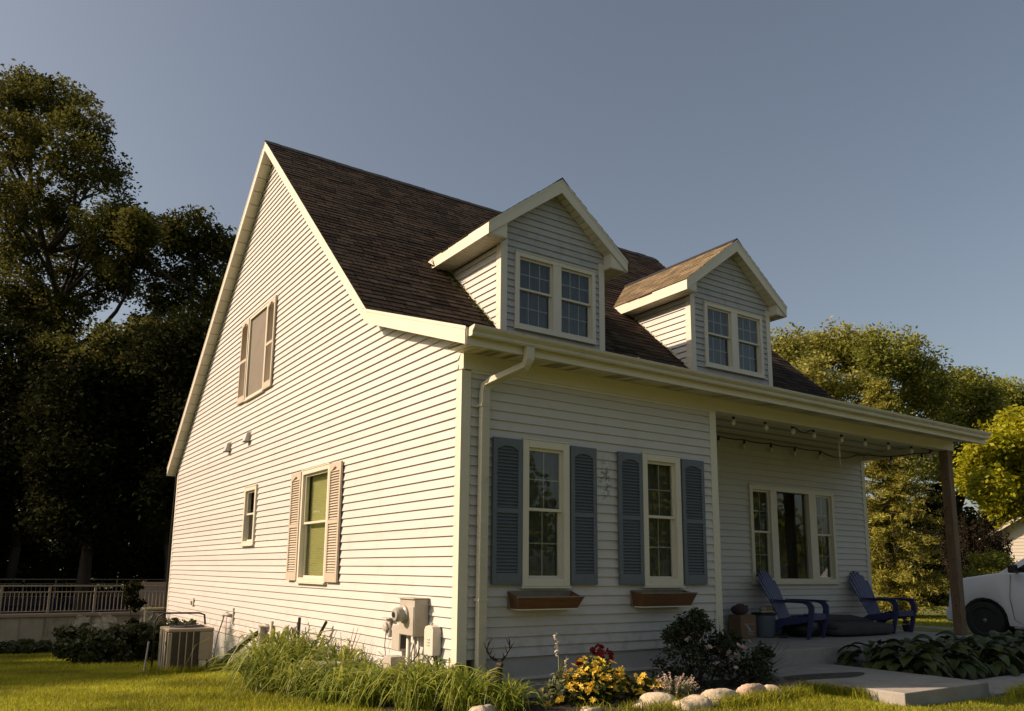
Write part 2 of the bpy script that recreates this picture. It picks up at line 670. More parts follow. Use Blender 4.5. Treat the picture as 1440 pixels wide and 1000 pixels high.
def side_bounds(z):
    off = 0.03
    if z < 3.30:
        u0, u1 = 0.07, 14.28
    else:
        E, K, A, B = prof(0)
        zz = z + 0.17
        if zz > A[1] - 0.03:
            return None
        if zz < K[1]:
            u0 = lerp(E[0], K[0], (zz - E[1]) / (K[1] - E[1])) if zz > E[1] else 0.0
        else:
            u0 = lerp(K[0], A[0], (zz - K[1]) / (A[1] - K[1]))
        u0 = max(u0, 0.0)
        u1 = min(lerp(B[0], A[0], (zz - B[1]) / (A[1] - B[1])), D)
    if u1 - u0 < 0.05:
        return None
    return (u0, u1)


clap(wall_l, Mside, -0.33, 9.15, side_bounds, [shrink(w) for w in WIN_S], joint=True)
# front block wall
wall_f = empty("wall")
wall_f.parent = house
clap(wall_f, Mfront, 0.0, 3.115, lambda z: (0.10, 3.91), [shrink(w) for w in WIN_F])
# recessed porch wall
wall_r = empty("wall")
wall_r.parent = house
clap(wall_r, Mrec, -0.10, 3.25, lambda z: (W, L - 0.07), [shrink(w) for w in WIN_R])
# return wall, right gable, rear wall
wall_x = empty("wall")
wall_x.parent = house
clap(wall_x, lambda u, o, z: Vector((W + o, u, z)), -0.10, 3.25, lambda z: (0.02, R - 0.01), [])


def right_bounds(z):
    if z < 3.25:
        return (R + 0.07, D - 0.07)
    b = side_bounds(z)
    return None if b is None else (max(b[0], 0.0 if z > 3.3 else R), b[1])


def joined_clap(M, z0, z1, bounds):
    q = MB()
    z = z0
    while z < z1 - 1e-4:
        ba, bb = bounds(z), bounds(z + CH - 1e-4)
        if ba:
            bb = bb or ((ba[0] + ba[1]) / 2,) * 2
            V = [M(ba[0], 0.019, z), M(ba[1], 0.019, z), M(bb[1], 0.004, z + CH), M(bb[0], 0.004, z + CH),
                 M(ba[0], -0.004, z), M(ba[1], -0.004, z)]
            q.add(V, [(0, 1, 2, 3), (0, 4, 5, 1)])
        z += CH
    return q


obj("wall", joined_clap(Mright, -0.33, 9.15, right_bounds), SIDING, house)
obj("wall", joined_clap(Mrear, -0.6, 3.3, lambda z: (0.07, L - 0.07)), SIDING, house)

# foundation
mb = MB()
mb.box(-0.002, 0.2, 0.0, D, -1.6, -0.33)
mb.box(0.2, L, D - 0.2, D - 0.002, -1.6, -0.6)
mb.box(L - 0.2, L, R, D - 0.2, -1.6, -0.1)
obj("foundation", mb, FOUND, house)
mb = MB()
mb.box(0.201, 3.99, 0.004, 0.2, -0.9, 0.0)
obj("foundation", mb, FOUND, house)
mb = MB()
mb.box(0.12, 3.9, -0.02, 0.002, -0.245, -0.215)
obj("base_flashing", mb, TRIM, house)

# corner boards
mb = MB()
mb.box(-0.024, -0.001, -0.024, 0.095, -0.33, 3.10)
mb.box(-0.0005, 0.095, -0.026, -0.001, -0.05, 3.10)
obj("corner_board", mb, TRIM, house)
mb = MB()
mb.box(-0.022, 0.0, D - 0.09, D + 0.02, -0.33, 3.42)
obj("corner_board", mb, TRIM, house)
mb = MB()
mb.box(3.905, 4.03, -0.026, -0.002, -0.05, 3.115)
mb.box(4.007, 4.032, -0.002, 0.08, -0.1, 3.115)
obj("corner_board", mb, TRIM, house)
mb = MB()
mb.box(L - 0.08, L + 0.025, R - 0.026, R - 0.002, -0.1, 3.25)
mb.box(L + 0.001, L + 0.026, R - 0.001, R + 0.08, -0.1, 3.25)
obj("corner_board", mb, TRIM, house)
# inner corner moulding on the porch
mb = MB()
mb.box(4.03, 4.06, R - 0.03, R - 0.001, -0.1, 3.2)
obj("corner_board", mb, TRIM, house)

# beam under the eave
for a, b in ((-0.012, 0.93), (0.932, 3.96), (3.962, 7.2), (7.202, 10.25)):
    mb = MB()
    mb.box(a, b, -0.034, 0.10, 3.118, 3.298)
    obj("beam_cover", mb, TRIM, house)
mb = MB()
mb.box(0.10, 3.9, -0.030, -0.004, 3.085, 3.116)
obj("frieze_strip", mb, TRIM, house)
mb = MB()
mb.box(10.12, 10.25, 0.10, R, 3.118, 3.298)
obj("beam_cover", mb, TRIM, house)


# roof ---------------------------------------------------------------
roof = empty("roof")
roof.parent = house
T = 0.155
mb = MB()
P0, P1 = prof(XN + 0.025), prof(XF - 0.025)
for k in range(3):
    a0, b0, a1, b1 = P0[k], P0[k + 1], P1[k], P1[k + 1]
    x0, x1 = XN + 0.025, XF - 0.025
    top = [Vector((x0, a0[0], a0[1] - .004)), Vector((x1, a1[0], a1[1] - .004)), Vector((x1, b1[0], b1[1] - .004)), Vector((x0, b0[0], b0[1] - .004))]
    mb.add([*top, *[p - Vector((0, 0, 0.03)) for p in top]],
           [(0, 1, 2, 3), (7, 6, 5, 4), (0, 4, 5, 1), (2, 6, 7, 3), (0, 3, 7, 4), (1, 5, 6, 2)])
obj("roof_deck", mb, mat("roof_underlay", (0.02, 0.018, 0.017), 0.95), roof)


def rake(x0, x1, pr, segs, depth, nm="rake_board", m=TRIM):
    for k in segs:
        a, b = pr[k], pr[k + 1]
        q = MB()
        q.prism([(a[0], a[1] + 0.004), (b[0], b[1] + 0.004), (b[0], b[1] - depth), (a[0], a[1] - depth)], x0, x1,
                lambda p, z, d: Vector((d, p, z)))
        obj(nm, q, m, roof)
        # drip-edge strip, proud
        q = MB()
        s = (-0.006 if x0 < 0 else 0.006)
        xa = x0 if x0 < 0 else x1
        q.prism([(a[0], a[1] + 0.010), (b[0], b[1] + 0.010), (b[0], b[1] - 0.028), (a[0], a[1] - 0.028)],
                xa + s, xa, lambda p, z, d: Vector((d, p, z)))
        obj("drip_edge", q, m, roof)


rake(XN, XN + 0.022, prof(XN), (0, 1, 2), 0.187)
rake(XF - 0.022, XF, prof(XF), (0, 1, 2), 0.187)
# soffits under the rakes (panels)
for (xa, xb, pr) in ((XN + 0.023, -0.021, prof(-0.1)), (L + 0.022, XF - 0.023, prof(L + 0.1))):
    for k in range(3):
        a, b = pr[k], pr[k + 1]
        ln = sqrt((b[0] - a[0]) ** 2 + (b[1] - a[1]) ** 2)
        n = int(ln / 0.30)
        for i in range(n):
            t0, t1 = i / n + 0.001, (i + 1) / n - 0.0012
            p, q_ = (lerp(a[0], b[0], t0), lerp(a[1], b[1], t0)), (lerp(a[0], b[0], t1), lerp(a[1], b[1], t1))
            q = MB()
            q.prism([(p[0], p[1] - 0.168), (q_[0], q_[1] - 0.168), (q_[0], q_[1] - 0.160), (p[0], p[1] - 0.160)], xa, xb,
                    lambda u, z, d: Vector((d, u, z)))
            obj("soffit_panel", q, SOFFIT, roof)
        q = MB()
        q.prism([(a[0], a[1] - 0.159), (b[0], b[1] - 0.159), (b[0], b[1] - 0.150), (a[0], a[1] - 0.150)], xa, xb,
                lambda u, z, d: Vector((d, u, z)))
        obj("soffit_backing", q, SOFFIT_V, roof)

# eave: fascia, soffit boards, gutter
mb = MB()
mb.add([(XN, -0.462, 3.255), (XF, -0.530, 3.190), (XF, -0.530, 3.377), (XN, -0.462, 3.445),
        (XN, -0.440, 3.255), (XF, -0.508, 3.190), (XF, -0.508, 3.377), (XN, -0.440, 3.445)],
       [(0, 1, 2, 3), (4, 7, 6, 5), (0, 4, 5, 1), (3, 2, 6, 7), (0, 3, 7, 4), (1, 5, 6, 2)])
obj("fascia", mb, TRIM, roof)
x = XN + 0.03
i = 0
while x < 10.36:
    t = (x - XN) / (XF - XN)
    zo = lerp(3.262, 3.197, t)
    yo = lerp(-0.438, -0.506, t)
    yi = -0.036
    zi = 3.292
    vent = (i % 9) in (3, 4, 6)
    q = MB()
    q.add([(x, yi, zi), (x + 0.087, yi, zi), (x + 0.087, yo, zo), (x, yo, zo),
           (x, yi, zi + 0.01), (x + 0.087, yi, zi + 0.01), (x + 0.087, yo, zo + 0.01), (x, yo, zo + 0.01)],
          [(0, 1, 2, 3), (7, 6, 5, 4), (0, 4, 5, 1), (1, 5, 6, 2), (0, 3, 7, 4)])
    if vent:
        for j in range(3):
            xx = x + 0.014 + j * 0.026
            q.add([(xx, yi - .05, zi - 0.002 - .004), (xx + 0.012, yi - .05, zi - 0.006), (xx + 0.012, yo + .05, zo - 0.002), (xx, yo + .05, zo - 0.002)], [(0, 1, 2, 3)])
    o = obj("soffit_board", q, SOFFIT, roof)
    if vent:
        o.data.materials.append(SOFFIT_V)
        for f in o.data.polygons[5:]:
            f.material_index = 1
    x += 0.102
    i += 1
mb = MB()
mb.add([(XN, -0.03, 3.306), (XF, -0.03, 3.306), (XF, -0.505, 3.215), (XN, -0.437, 3.280)], [(0, 1, 2, 3)])
obj("soffit_backing", mb, SOFFIT_V, roof)

gut = MB()
gp = [(0.0, 0.0), (0.0, -0.088), (-0.025, -0.098), (-0.075, -0.098), (-0.085, -0.080), (-0.082, -0.055), (-0.118, -0.022),
      (-0.125, 0.0), (-0.125, 0.012), (-0.108, 0.012), (-0.108, 0.0), (-0.100, -0.02), (-0.072, -0.050), (-0.070, -0.082),
      (-0.012, -0.082), (-0.010, 0.0)]


def Mg(a, b, d):
    t = (d - XN) / (XF - XN)
    return Vector((d, lerp(-0.4625, -0.5305, t) + a, lerp(3.435, 3.365, t) + b))


gut.prism(gp, XN + 0.03, XF - 0.03, Mg)
gutter = obj("gutter", gut, GUTM, house)
for d in (XN + 0.026, XF - 0.0295):
    mb = MB()
    mb.prism([(0, 0.0), (0, -0.088), (-0.025, -0.098), (-0.075, -0.098), (-0.085, -0.080), (-0.082, -0.055), (-0.125, -.01), (-0.125, 0.012)], d, d + 0.0035, Mg)
    obj("end_cap", mb, TRIM, gutter)
mb = MB()
mb.prism([(0, 0), (0, -0.10), (-0.10, -0.10), (-0.125, 0.01)], 0, 10.3, lambda a, b, d: Vector((d, 14.63 - a, 3.43 + b)))
obj("gutter", mb, GUTM, house)
mb = MB()
mb.box(XN, XF, 14.60, 14.622, 3.25, 3.44)
obj("fascia", mb, TRIM, roof)


# shingles
def shingles(parent, F, ulen, slen, bounds, e=0.143, tw=0.305, m=SHING, indiv=None, nm="shingle"):
    q = MB()
    s = 0
    row = 0
    singles = []
    while s < slen:
        s1 = min(s + e * 1.25, slen)
        b = bounds(s + e * 0.5)
        if b:
            u = b[0] - random.random() * tw
            while u < b[1]:
                ww = tw * random.choice((0.6, 0.8, 1.0, 1.25))
                a, c = max(u, b[0]), min(u + ww - 0.012, b[1])
                if c - a > 0.02:
                    js = random.uniform(-0.014, 0.008)
                    lift = random.uniform(0.011, 0.018)
                    vs = [F(a, s + js, lift), F(c, s + js, lift), F(c, s1, 0.003), F(a, s1, 0.003), F(a, s + js, 0.0),
                          F(c, s + js, 0.0)]
                    fs = [(0, 1, 2, 3), (4, 5, 1, 0)]
                    if indiv and indiv(vs[0]):
                        singles.append((vs, fs))
                    else:
                        q.add(vs, fs)
                u += ww
        s += e
        row += 1
    if q.f:
        obj(nm + "s_distant" if indiv else nm + "_field", q, m, parent, fix=False, kind='stuff')
    singles.sort(key=lambda t: (Vector(t[0][0]) - CAM).length)
    rest = MB()
    for k, (vs, fs) in enumerate(singles):
        if k < 270:
            p = MB()
            p.add(vs, fs)
            obj(nm, p, m, parent, fix=False)
        else:
            rest.add(vs, fs)
    if rest.f:
        obj(nm + "_field", rest, m, parent, fix=False, kind='stuff')


def slope_frame(k, rev=False):
    def F(u, s, lift):
        E = prof(u)
        a, b = E[k], E[k + 1]
        if rev:
            a, b = b, a
        ln = sqrt((b[0] - a[0]) ** 2 + (b[1] - a[1]) ** 2)
        t = s / ln
        ny, nz_ = -(b[1] - a[1]) / ln, (b[0] - a[0]) / ln
        if nz_ < 0:
            ny, nz_ = -ny, -nz_
        return Vector((u, lerp(a[0], b[0], t) + ny * lift, lerp(a[1], b[1], t) + nz_ * lift))
    return F


pm = prof(5)
L0 = sqrt((pm[1][0] - pm[0][0]) ** 2 + (pm[1][1] - pm[0][1]) ** 2)
L1 = sqrt((pm[2][0] - pm[1][0]) ** 2 + (pm[2][1] - pm[1][1]) ** 2)
L2 = sqrt((pm[3][0] - pm[2][0]) ** 2 + (pm[3][1] - pm[2][1]) ** 2)
shingles(roof, slope_frame(1), 0, L1, lambda s: (XN - 0.004, XF + 0.004),
         indiv=lambda p: p[0] < 2.4 and p[2] < 7.2)
shingles(roof, slope_frame(0), 0, L0, lambda s: (XN - 0.004, XF + 0.004))
shingles(roof, slope_frame(2, True), 0, L2, lambda s: (XN - 0.004, XF + 0.004))
# ridge cap
mb = MB()
x = XN - 0.01
while x < XF:
    A = prof(x)[2]
    x1 = min(x + 0.30, XF + 0.01)
    h = random.uniform(0.028, 0.036)
    for s, sl_ in ((-1, 0.926), (1, 0.825)):
        a = Vector((x, A[0], A[1] + h))
        b = Vector((x1, A[0], A[1] + h + 0.004))
        c = Vector((x1, A[0] + s * 0.13, A[1] + h - 0.13 * sl_))
        d = Vector((x, A[0] + s * 0.13, A[1] + h - 0.13 * sl_))
        mb.add([a, b, c, d, d - Vector((0, 0, .03)), c - Vector((0, 0, .03)), a - Vector((0, 0, .03))], [(0, 1, 2, 3), (3, 2, 5, 4), (0, 3, 4, 6)])
    x += 0.30
obj("ridge_cap", mb, RIDGE, roof, fix=False)

# porch ceiling boards, running along the porch
y = 0.10
while y < R - 0.03:
    q = MB()
    q.box(W + 0.03, L + 0.2, y, min(y + 0.112, R - 0.02), 3.2435, 3.247)
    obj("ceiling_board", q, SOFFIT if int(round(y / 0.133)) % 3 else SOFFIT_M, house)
    y += 0.133
mb = MB()
mb.box(W, L + 0.2, 0.09, R, 3.2475, 3.26)
obj("ceiling_backing", mb, SOFFIT_V, house)


# dormers ---------------------------------------------------------------
def steep_y(z):
    return 2.25 + (z - 4.41) / 0.926


def dormer(x0, x1, win, shm):
    xc = (x0 + x1) / 2
    yf = 2.30
    rk = 2.08
    hw = 1.385
    ze, zr = 6.055, 7.14
    sl_ = (zr - ze) / hw
    dm = empty("dormer")
    dm.parent = house
    M = lambda u, o, z: Vector((u, yf - o, z))
    ML = lambda u, o, z: Vector((x0 - o, u, z))
    MR = lambda u, o, z: Vector((x1 + o, u, z))

    def fb(z):
        zz = z + 0.19
        if z < 5.86:
            return (x0 + 0.1, x1 - 0.1)
        h = (zr - zz) / sl_
        if h < 0.04:
            return None
        return (max(xc - h, x0 - 0.02), min(xc + h, x1 + 0.02))
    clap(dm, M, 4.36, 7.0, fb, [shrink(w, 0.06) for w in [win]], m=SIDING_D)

    def sb(z):
        y1 = steep_y(z)
        return (yf + 0.02, y1) if y1 - yf > 0.1 else None
    clap(dm, ML, 4.40, 5.87, sb, [], m=SIDING, h=0.115)
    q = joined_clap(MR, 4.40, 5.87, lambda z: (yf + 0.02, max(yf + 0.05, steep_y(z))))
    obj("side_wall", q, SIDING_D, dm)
    # corner boards
    for s, xx in ((-1, x0), (1, x1)):
        q = MB()
        if s < 0:
            q.box(xx - 0.024, xx + 0.095, yf - 0.026, yf - 0.002, 4.36, 5.98)
            q.box(xx - 0.0245, xx - 0.002, yf - 0.0015, yf + 0.10, 4.40, 5.87)
        else:
            q.box(xx - 0.095, xx + 0.024, yf - 0.026, yf - 0.002, 4.36, 5.98)
            q.box(xx + 0.002, xx + 0.0245, yf - 0.0015, yf + 0.10, 4.40, 5.87)
        obj("corner_board", q, TRIM, dm)
    # flashing strip where the side wall meets the roof
    q = MB()
    p, r_ = Vector((x0 - 0.028, 2.36, 4.52)), Vector((x0 - 0.028, 3.86, 5.90))
    q.add([p, r_, r_ + Vector((0, 0, .045)), p + Vector((0, 0, .045)), p + Vector((.02, 0, 0)), r_ + Vector((.02, 0, 0)),
           r_ + Vector((.02, 0, .045)), p + Vector((.02, 0, .045))],
          [(0, 1, 2, 3), (0, 4, 5, 1), (3, 2, 6, 7), (0, 3, 7, 4), (1, 5, 6, 2)])
    obj("flashing", q, TRIM, dm)
    # roof slabs
    yv = lambda z: steep_y(z) + 0.02
    for s in (-1, 1):
        xe = xc + s * hw
        q = MB()
        t = 0.03
        a = [Vector((xe, rk + .02, ze)), Vector((xc, rk + .02, zr)), Vector((xc, yv(zr), zr)), Vector((xe, yv(ze), ze))]
        q.add(a + [p - Vector((0, 0, t)) for p in a],
              [(0, 1, 2, 3), (7, 6, 5, 4), (0, 4, 5, 1), (0, 3, 7, 4)])
        obj("roof_deck", q, MATS["roof_underlay"], dm)
        # rake board on the gable
        q = MB()
        dep = 0.20
        q.add([(xe, rk, ze), (xc, rk, zr), (xc, rk, zr - dep - .03), (xe, rk, ze - dep + .02),
               (xe, rk + .022, ze), (xc, rk + .022, zr), (xc, rk + .022, zr - dep - .03), (xe, rk + .022, ze - dep + .02)],
              [(0, 1, 2, 3), (7, 6, 5, 4), (0, 4, 5, 1), (3, 2, 6, 7), (0, 3, 7, 4)])
        obj("rake_board", q, TRIM, dm)
        q = MB()
        q.add([(xe - s * -.012, rk - .008, ze + .008), (xc, rk - .008, zr + .014), (xc, rk - .008, zr - .030), (xe, rk - .008, ze - .030),
               (xe, rk - .0005, ze + .008), (xc, rk - .0005, zr + .014), (xc, rk - .0005, zr - .03), (xe, rk - .0005, ze - .03)],
              [(0, 1, 2, 3), (3, 2, 6, 7), (0, 3, 7, 4), (0, 4, 5, 1)])
        obj("drip_edge", q, TRIM, dm)
        # eave fascia along the side
        q = MB()
        xa, xb = (xe - 0.001, xe + 0.021) if s < 0 else (xe - 0.021, xe + 0.001)
        q.add([(xa, rk + .0225, ze - .18), (xa, yv(ze) - 0.03, ze - .18), (xa, yv(ze) + .05, ze + .002), (xa, rk + .0225, ze + .002),
               (xb, rk + .0225, ze - .18), (xb, yv(ze) - 0.03, ze - .18), (xb, yv(ze) + .05, ze + .002), (xb, rk + .0225, ze + .002)],
              [(0, 1, 2, 3), (7, 6, 5, 4), (0, 4, 5, 1), (0, 3, 7, 4), (3, 2, 6, 7), (1, 5, 6, 2)])
        obj("fascia", q, TRIM, dm)
        # eave soffit boards
        yy = rk + 0.032
        while yy < yv(ze) - 0.25:
            q = MB()
            xi = x0 - 0.022 if s < 0 else x1 + 0.022
            xo = xe + 0.022 if s < 0 else xe - 0.022
            q.box(min(xi, xo), max(xi, xo), yy, yy + 0.094, ze - 0.175, ze - 0.165)
            obj("soffit_board", q, SOFFIT, dm)
            yy += 0.10
        q = MB()
        q.box(min(xi, xo), max(xi, xo), rk + .023, yv(ze) - .2, ze - 0.1645, ze - 0.158)
        obj("soffit_backing", q, SOFFIT_V, dm)
        # gable soffit boards under the rake
        n = 14
        for i in range(n):
            t0, t1 = i / n, (i + 1) / n - 0.008
            q = MB()
            pa = (lerp(xe + (-s) * 0.02, xc, t0), lerp(ze, zr, t0) - 0.19)
            pb = (lerp(xe + (-s) * 0.02, xc, t1), lerp(ze, zr, t1) - 0.19)
            q.prism([pa, pb, (pb[0], pb[1] + .01), (pa[0], pa[1] + .01)], rk + 0.023, yf - 0.021,
                    lambda a_, b_, d: Vector((a_, d, b_)))
            obj("soffit_board", q, SOFFIT, dm)
        q = MB()
        q.add([(xe, rk + .023, ze - .178), (xc, rk + .023, zr - .178), (xc, yf, zr - .178), (xe, yf, ze - .178)], [(0, 1, 2, 3)])
        obj("soffit_backing", q, SOFFIT_V, dm)
        q = MB()
        xr = x0 - 0.026 if s < 0 else x1 + 0.026
        zt_ = ze - 0.19 + sl_ * abs(xr - xe)
        q.box(xr - 0.003, xr + 0.003, rk + 0.0235, yf + 0.02, ze - 0.174, zt_)
        obj("cornice_return", q, TRIM, dm)
        q = MB()
        xi_ = xr - s * -0.004
        q.prism([(xe - s * 0.022, ze - 0.176), (xr, ze - 0.176), (xr, zt_ + 0.02), (xe - s * 0.022, ze - 0.15)], rk + 0.0235, rk + 0.030,
                lambda a_, b_, d: Vector((a_, d, b_)))
        obj("cornice_return", q, TRIM, dm)
        # shingles on the slope
        ln = sqrt(hw ** 2 + (zr - ze) ** 2)
        nx_, nz_ = s * (zr - ze) / ln, hw / ln

        def F(u, sd, lift, s=s, xe=xe, nx_=nx_, nz_=nz_, ln=ln):
            tt = sd / ln
            return Vector((lerp(xe + s * 0.012, xc, tt) + nx_ * lift, u, lerp(ze, zr, tt) + nz_ * lift + 0.004))
        shingles(dm, F, 0, ln, lambda sd, ln=ln: (rk - 0.012, yv(lerp(ze, zr, sd / ln)) + 0.02), m=shm)
    # ridge cap
    q = MB()
    yy = rk - 0.01
    while yy < yv(zr):
        y1 = min(yy + 0.3, yv(zr))
        for s in (-1, 1):
            q.add([(xc, yy, zr + .032), (xc, y1, zr + .036), (xc + s * .12, y1, zr - .062), (xc + s * .12, yy, zr - .066),
                   (xc + s * .12, yy, zr - .085), (xc, yy, zr)], [(0, 1, 2, 3), (0, 3, 4, 5)])
        yy += 0.3
    obj("ridge_cap", q, RIDGE, dm, fix=False)
    return dm


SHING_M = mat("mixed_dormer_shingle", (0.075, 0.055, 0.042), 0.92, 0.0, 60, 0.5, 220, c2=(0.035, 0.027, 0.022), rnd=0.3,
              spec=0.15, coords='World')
DW1 = (2.24, 3.83, 4.575, 5.80)
DW2 = (6.425, 8.03, 4.605, 5.82)
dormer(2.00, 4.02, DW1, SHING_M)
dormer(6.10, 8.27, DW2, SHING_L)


# windows ---------------------------------------------------------------
def mbox(q, M, u0, u1, o0, o1, z0, z1):
    return q.box(u0, u1, o0, o1, z0, z1, M=M)


def window(M, w, units, casing=0.055, back=CURT, cols=2, rows=2, kind='hung', out=0.055, mull=0.09, m=TRIM,
           backgap=0.10, blind=False, lower_cols=None, slats=True):
    """units: list of (u0,u1,kind) sash openings inside the casing"""
    u0, u1, z0, z1 = w
    q = MB()
    c = casing
    mbox(q, M, u0, u0 + c, -0.06, out, z0, z1)
    mbox(q, M, u1 - c, u1, -0.06, out, z0, z1)
    mbox(q, M, u0 + c, u1 - c, -0.06, out, z1 - c, z1)
    mbox(q, M, u0 + c, u1 - c, -0.06, out, z0, z0 + c)
    # inner return
    f = obj("window", q, m, house, bevel=0.004)
    # sill nosing and head strip
    q = MB()
    mbox(q, M, u0 - 0.012, u1 + 0.012, 0.0, out + 0.018, z0 - 0.022, z0 - 0.001)
    obj("sill", q, m, f)
    q = MB()
    mbox(q, M, u0 - 0.008, u1 + 0.008, 0.0, out + 0.008, z1 + 0.001, z1 + 0.016)
    obj("head_trim", q, m, f)
    prev = None
    for (a, b, kd) in units:
        if prev is not None:
            q = MB()
            mbox(q, M, prev, a, -0.06, out - 0.004, z0 + c, z1 - c)
            obj("mullion", q, m, f)
        prev = b
        za, zb = z0 + c, z1 - c
        sw = 0.032
        if kd == 'fixed':
            q = MB()
            mbox(q, M, a, b, -0.03, -0.024, za, zb)
            obj("pane", q, GLASS, f)
        else:
            zm = (za + zb) / 2 + (0.02 if kd == 'hung' else 0)
            for (s0, s1, oo) in ((zm, zb, 0.012), (za, zm + 0.03, -0.018)):
                q = MB()
                mbox(q, M, a, a + sw, oo - 0.028, oo, s0, s1)
                mbox(q, M, b - sw, b, oo - 0.028, oo, s0, s1)
                mbox(q, M, a + sw, b - sw, oo - 0.028, oo, s1 - sw, s1)
                mbox(q, M, a + sw, b - sw, oo - 0.028, oo, s0, s0 + sw)
                obj("sash", q, m, f)
                q = MB()
                mbox(q, M, a + sw, b - sw, oo - 0.018, oo - 0.014, s0 + sw, s1 - sw)
                obj("pane", q, GLASS, f)
                if cols > 1 or rows > 1:
                    for i in range(1, cols):
                        q = MB()
                        uu = lerp(a + sw, b - sw, i / cols)
                        mbox(q, M, uu - 0.007, uu + 0.007, oo - 0.0265, oo - 0.020, s0 + sw, s1 - sw)
                        obj("muntin", q, GRILLE, f)
                    for i in range(1, rows):
                        q = MB()
                        zz = lerp(s0 + sw, s1 - sw, i / rows)
                        mbox(q, M, a + sw, b - sw, oo - 0.0262, oo - 0.0203, zz - 0.007, zz + 0.007)
                        obj("muntin", q, GRILLE, f)
        if kd == 'screen':
            q = MB()
            mbox(q, M, a, b, 0.014, 0.016, za, zb)
            obj("insect_screen", q, SCREEN, f)
        if blind and kd != 'fixed':
            q = MB()
            zz = za
            ui, uj = a + 0.05, b - 0.02
            while zz < zb - 0.02:
                vs = [M(ui, -backgap - 0.012, zz + 0.004), M(uj, -backgap - 0.012, zz + 0.004), M(uj, -backgap + 0.010, zz + 0.034), M(ui, -backgap + 0.010, zz + 0.034)]
                q.add(vs, [(0, 1, 2, 3)])
                zz += 0.036
            obj("blind", q, back, f, kind='stuff')
            q = MB()
            mbox(q, M, a - 0.1, b + 0.1, -backgap - 0.03, -backgap - 0.02, za - 0.05, zb + 0.05)
            obj("shade", q, back, f)
        elif kd != 'fixed':
            # curtain with folds
            q = MB()
            n = 24
            row0, row1 = [], []
            for i in range(n + 1):
                uu = lerp(a - 0.03, b + 0.03, i / n)
                oo = -backgap + 0.018 * sin(i * 1.9) + 0.008 * sin(i * 4.3)
                row0.append(M(uu, oo, za - 0.03))
                row1.append(M(uu, oo, zb + 0.03))
            q.add(row0 + row1, [(i, i + 1, n + 2 + i, n + 1 + i) for i in range(n)])
            obj("curtain", q, back, f)
    return f


for wn in WIN_F:
    window(Mfront, wn, [(wn[0] + .085, wn[1] - .085, 'hung')], casing=0.085, back=DIM)
window(Mrec, WIN_R[0], [(6.79, 7.25, 'hung'), (7.42, 8.33, 'fixed'), (8.53, 9.0, 'hung')], casing=0.075, back=DIM, mull=0.17)
window(lambda u, o, z: Vector((u, 2.30 - o, z)), DW1, [(2.31, 2.96, 'hung'), (3.12, 3.76, 'hung')], casing=0.07,
       cols=3, rows=2)
window(lambda u, o, z: Vector((u, 2.30 - o, z)), DW2, [(6.495, 7.14, 'hung'), (7.315, 7.96, 'hung')], casing=0.07,
       cols=3, rows=2)
window(Mside, WIN_S[0], [(3.765, 4.805, 'hung')], casing=0.065, back=BLIND, cols=1, rows=1, blind=True, backgap=0.09)
window(Mside, WIN_S[1], [(7.37, 7.96, 'hung')], casing=0.07, back=SCREEN, cols=1, rows=1, blind=True, backgap=0.09)
window(Mside, WIN_S[2], [(7.33, 8.41, 'screen')], casing=0.05, back=DIM, cols=1, rows=1)


# shutters ---------------------------------------------------------------
def shutter(M, u0, u1, z0, z1, m, gable=False, o0=0.034):
    ww = u1 - u0
    st = 0.055
    th = 0.032
    q = MB()
    mbox(q, M, u0, u0 + st, o0, o0 + th, z0, z1)
    mbox(q, M, u1 - st, u1, o0, o0 + th, z0, z1)
    mbox(q, M, u0 + st, u1 - st, o0, o0 + th, z0, z0 + 0.13)
    zm = z0 + (z1 - z0) * 0.50
    mbox(q, M, u0 + st, u1 - st, o0, o0 + th, zm - 0.028, zm + 0.028)
    # arched top rail
    n = 10
    a, b = u0 + st, u1 - st
    pts = [(a, z1), (b, z1)]
    for i in range(n + 1):
        t = i / n
        if gable:
            hgt = 0.075 * (1 - abs(2 * t - 1))
        else:
            hgt = 0.045 * (1 - (2 * t - 1) ** 2)
        pts.append((lerp(b, a, t), z1 - 0.13 + hgt))
    q.prism(pts, o0, o0 + th, lambda u, z, d: M(u, d, z))
    root = obj("shutter", q, m, house, bevel=0.003)
    q = MB()
    mbox(q, M, a, b, o0 - 0.001, o0 + 0.004, z0 + 0.05, z1 - 0.05)
    obj("backing", q, m, root)
    # slats
    me = None
    for (za, zb) in ((z0 + 0.135, zm - 0.03), (zm + 0.032, z1 - 0.09)):
        k = int((zb - za) / 0.0375)
        for i in range(k):
            zz = za + (i + 0.5) * (zb - za) / k
            q = MB()
            vs = [M(a, o0 + 0.029, zz - 0.015), M(b, o0 + 0.029, zz - 0.015), M(b, o0 + 0.006, zz + 0.012), M(a, o0 + 0.006, zz + 0.012),
                  M(a, o0 + 0.024, zz - 0.018), M(b, o0 + 0.024, zz - 0.018), M(b, o0 + 0.002, zz + 0.007), M(a, o0 + 0.002, zz + 0.007)]
            q.add(vs, [(0, 1, 2, 3), (0, 4, 5, 1), (7, 6, 5, 4)])
            obj("slat", q, m, root, fix=False)
    return root


for (a, b) in ((0.377, 0.768), (1.470, 1.860), (2.212, 2.606), (3.312, 3.722)):
    shutter(Mfront, a, b, 0.768, 2.388, SHUT)
for (a, b) in ((3.235, 3.685), (4.885, 5.345)):
    shutter(Mside, a, b, 0.735, 2.435, SHUT_W, gable=True)
for (a, b) in ((6.80, 7.265), (8.475, 8.985)):
    shutter(Mside, a, b, 4.20, 5.93, SHUT_W, gable=True)

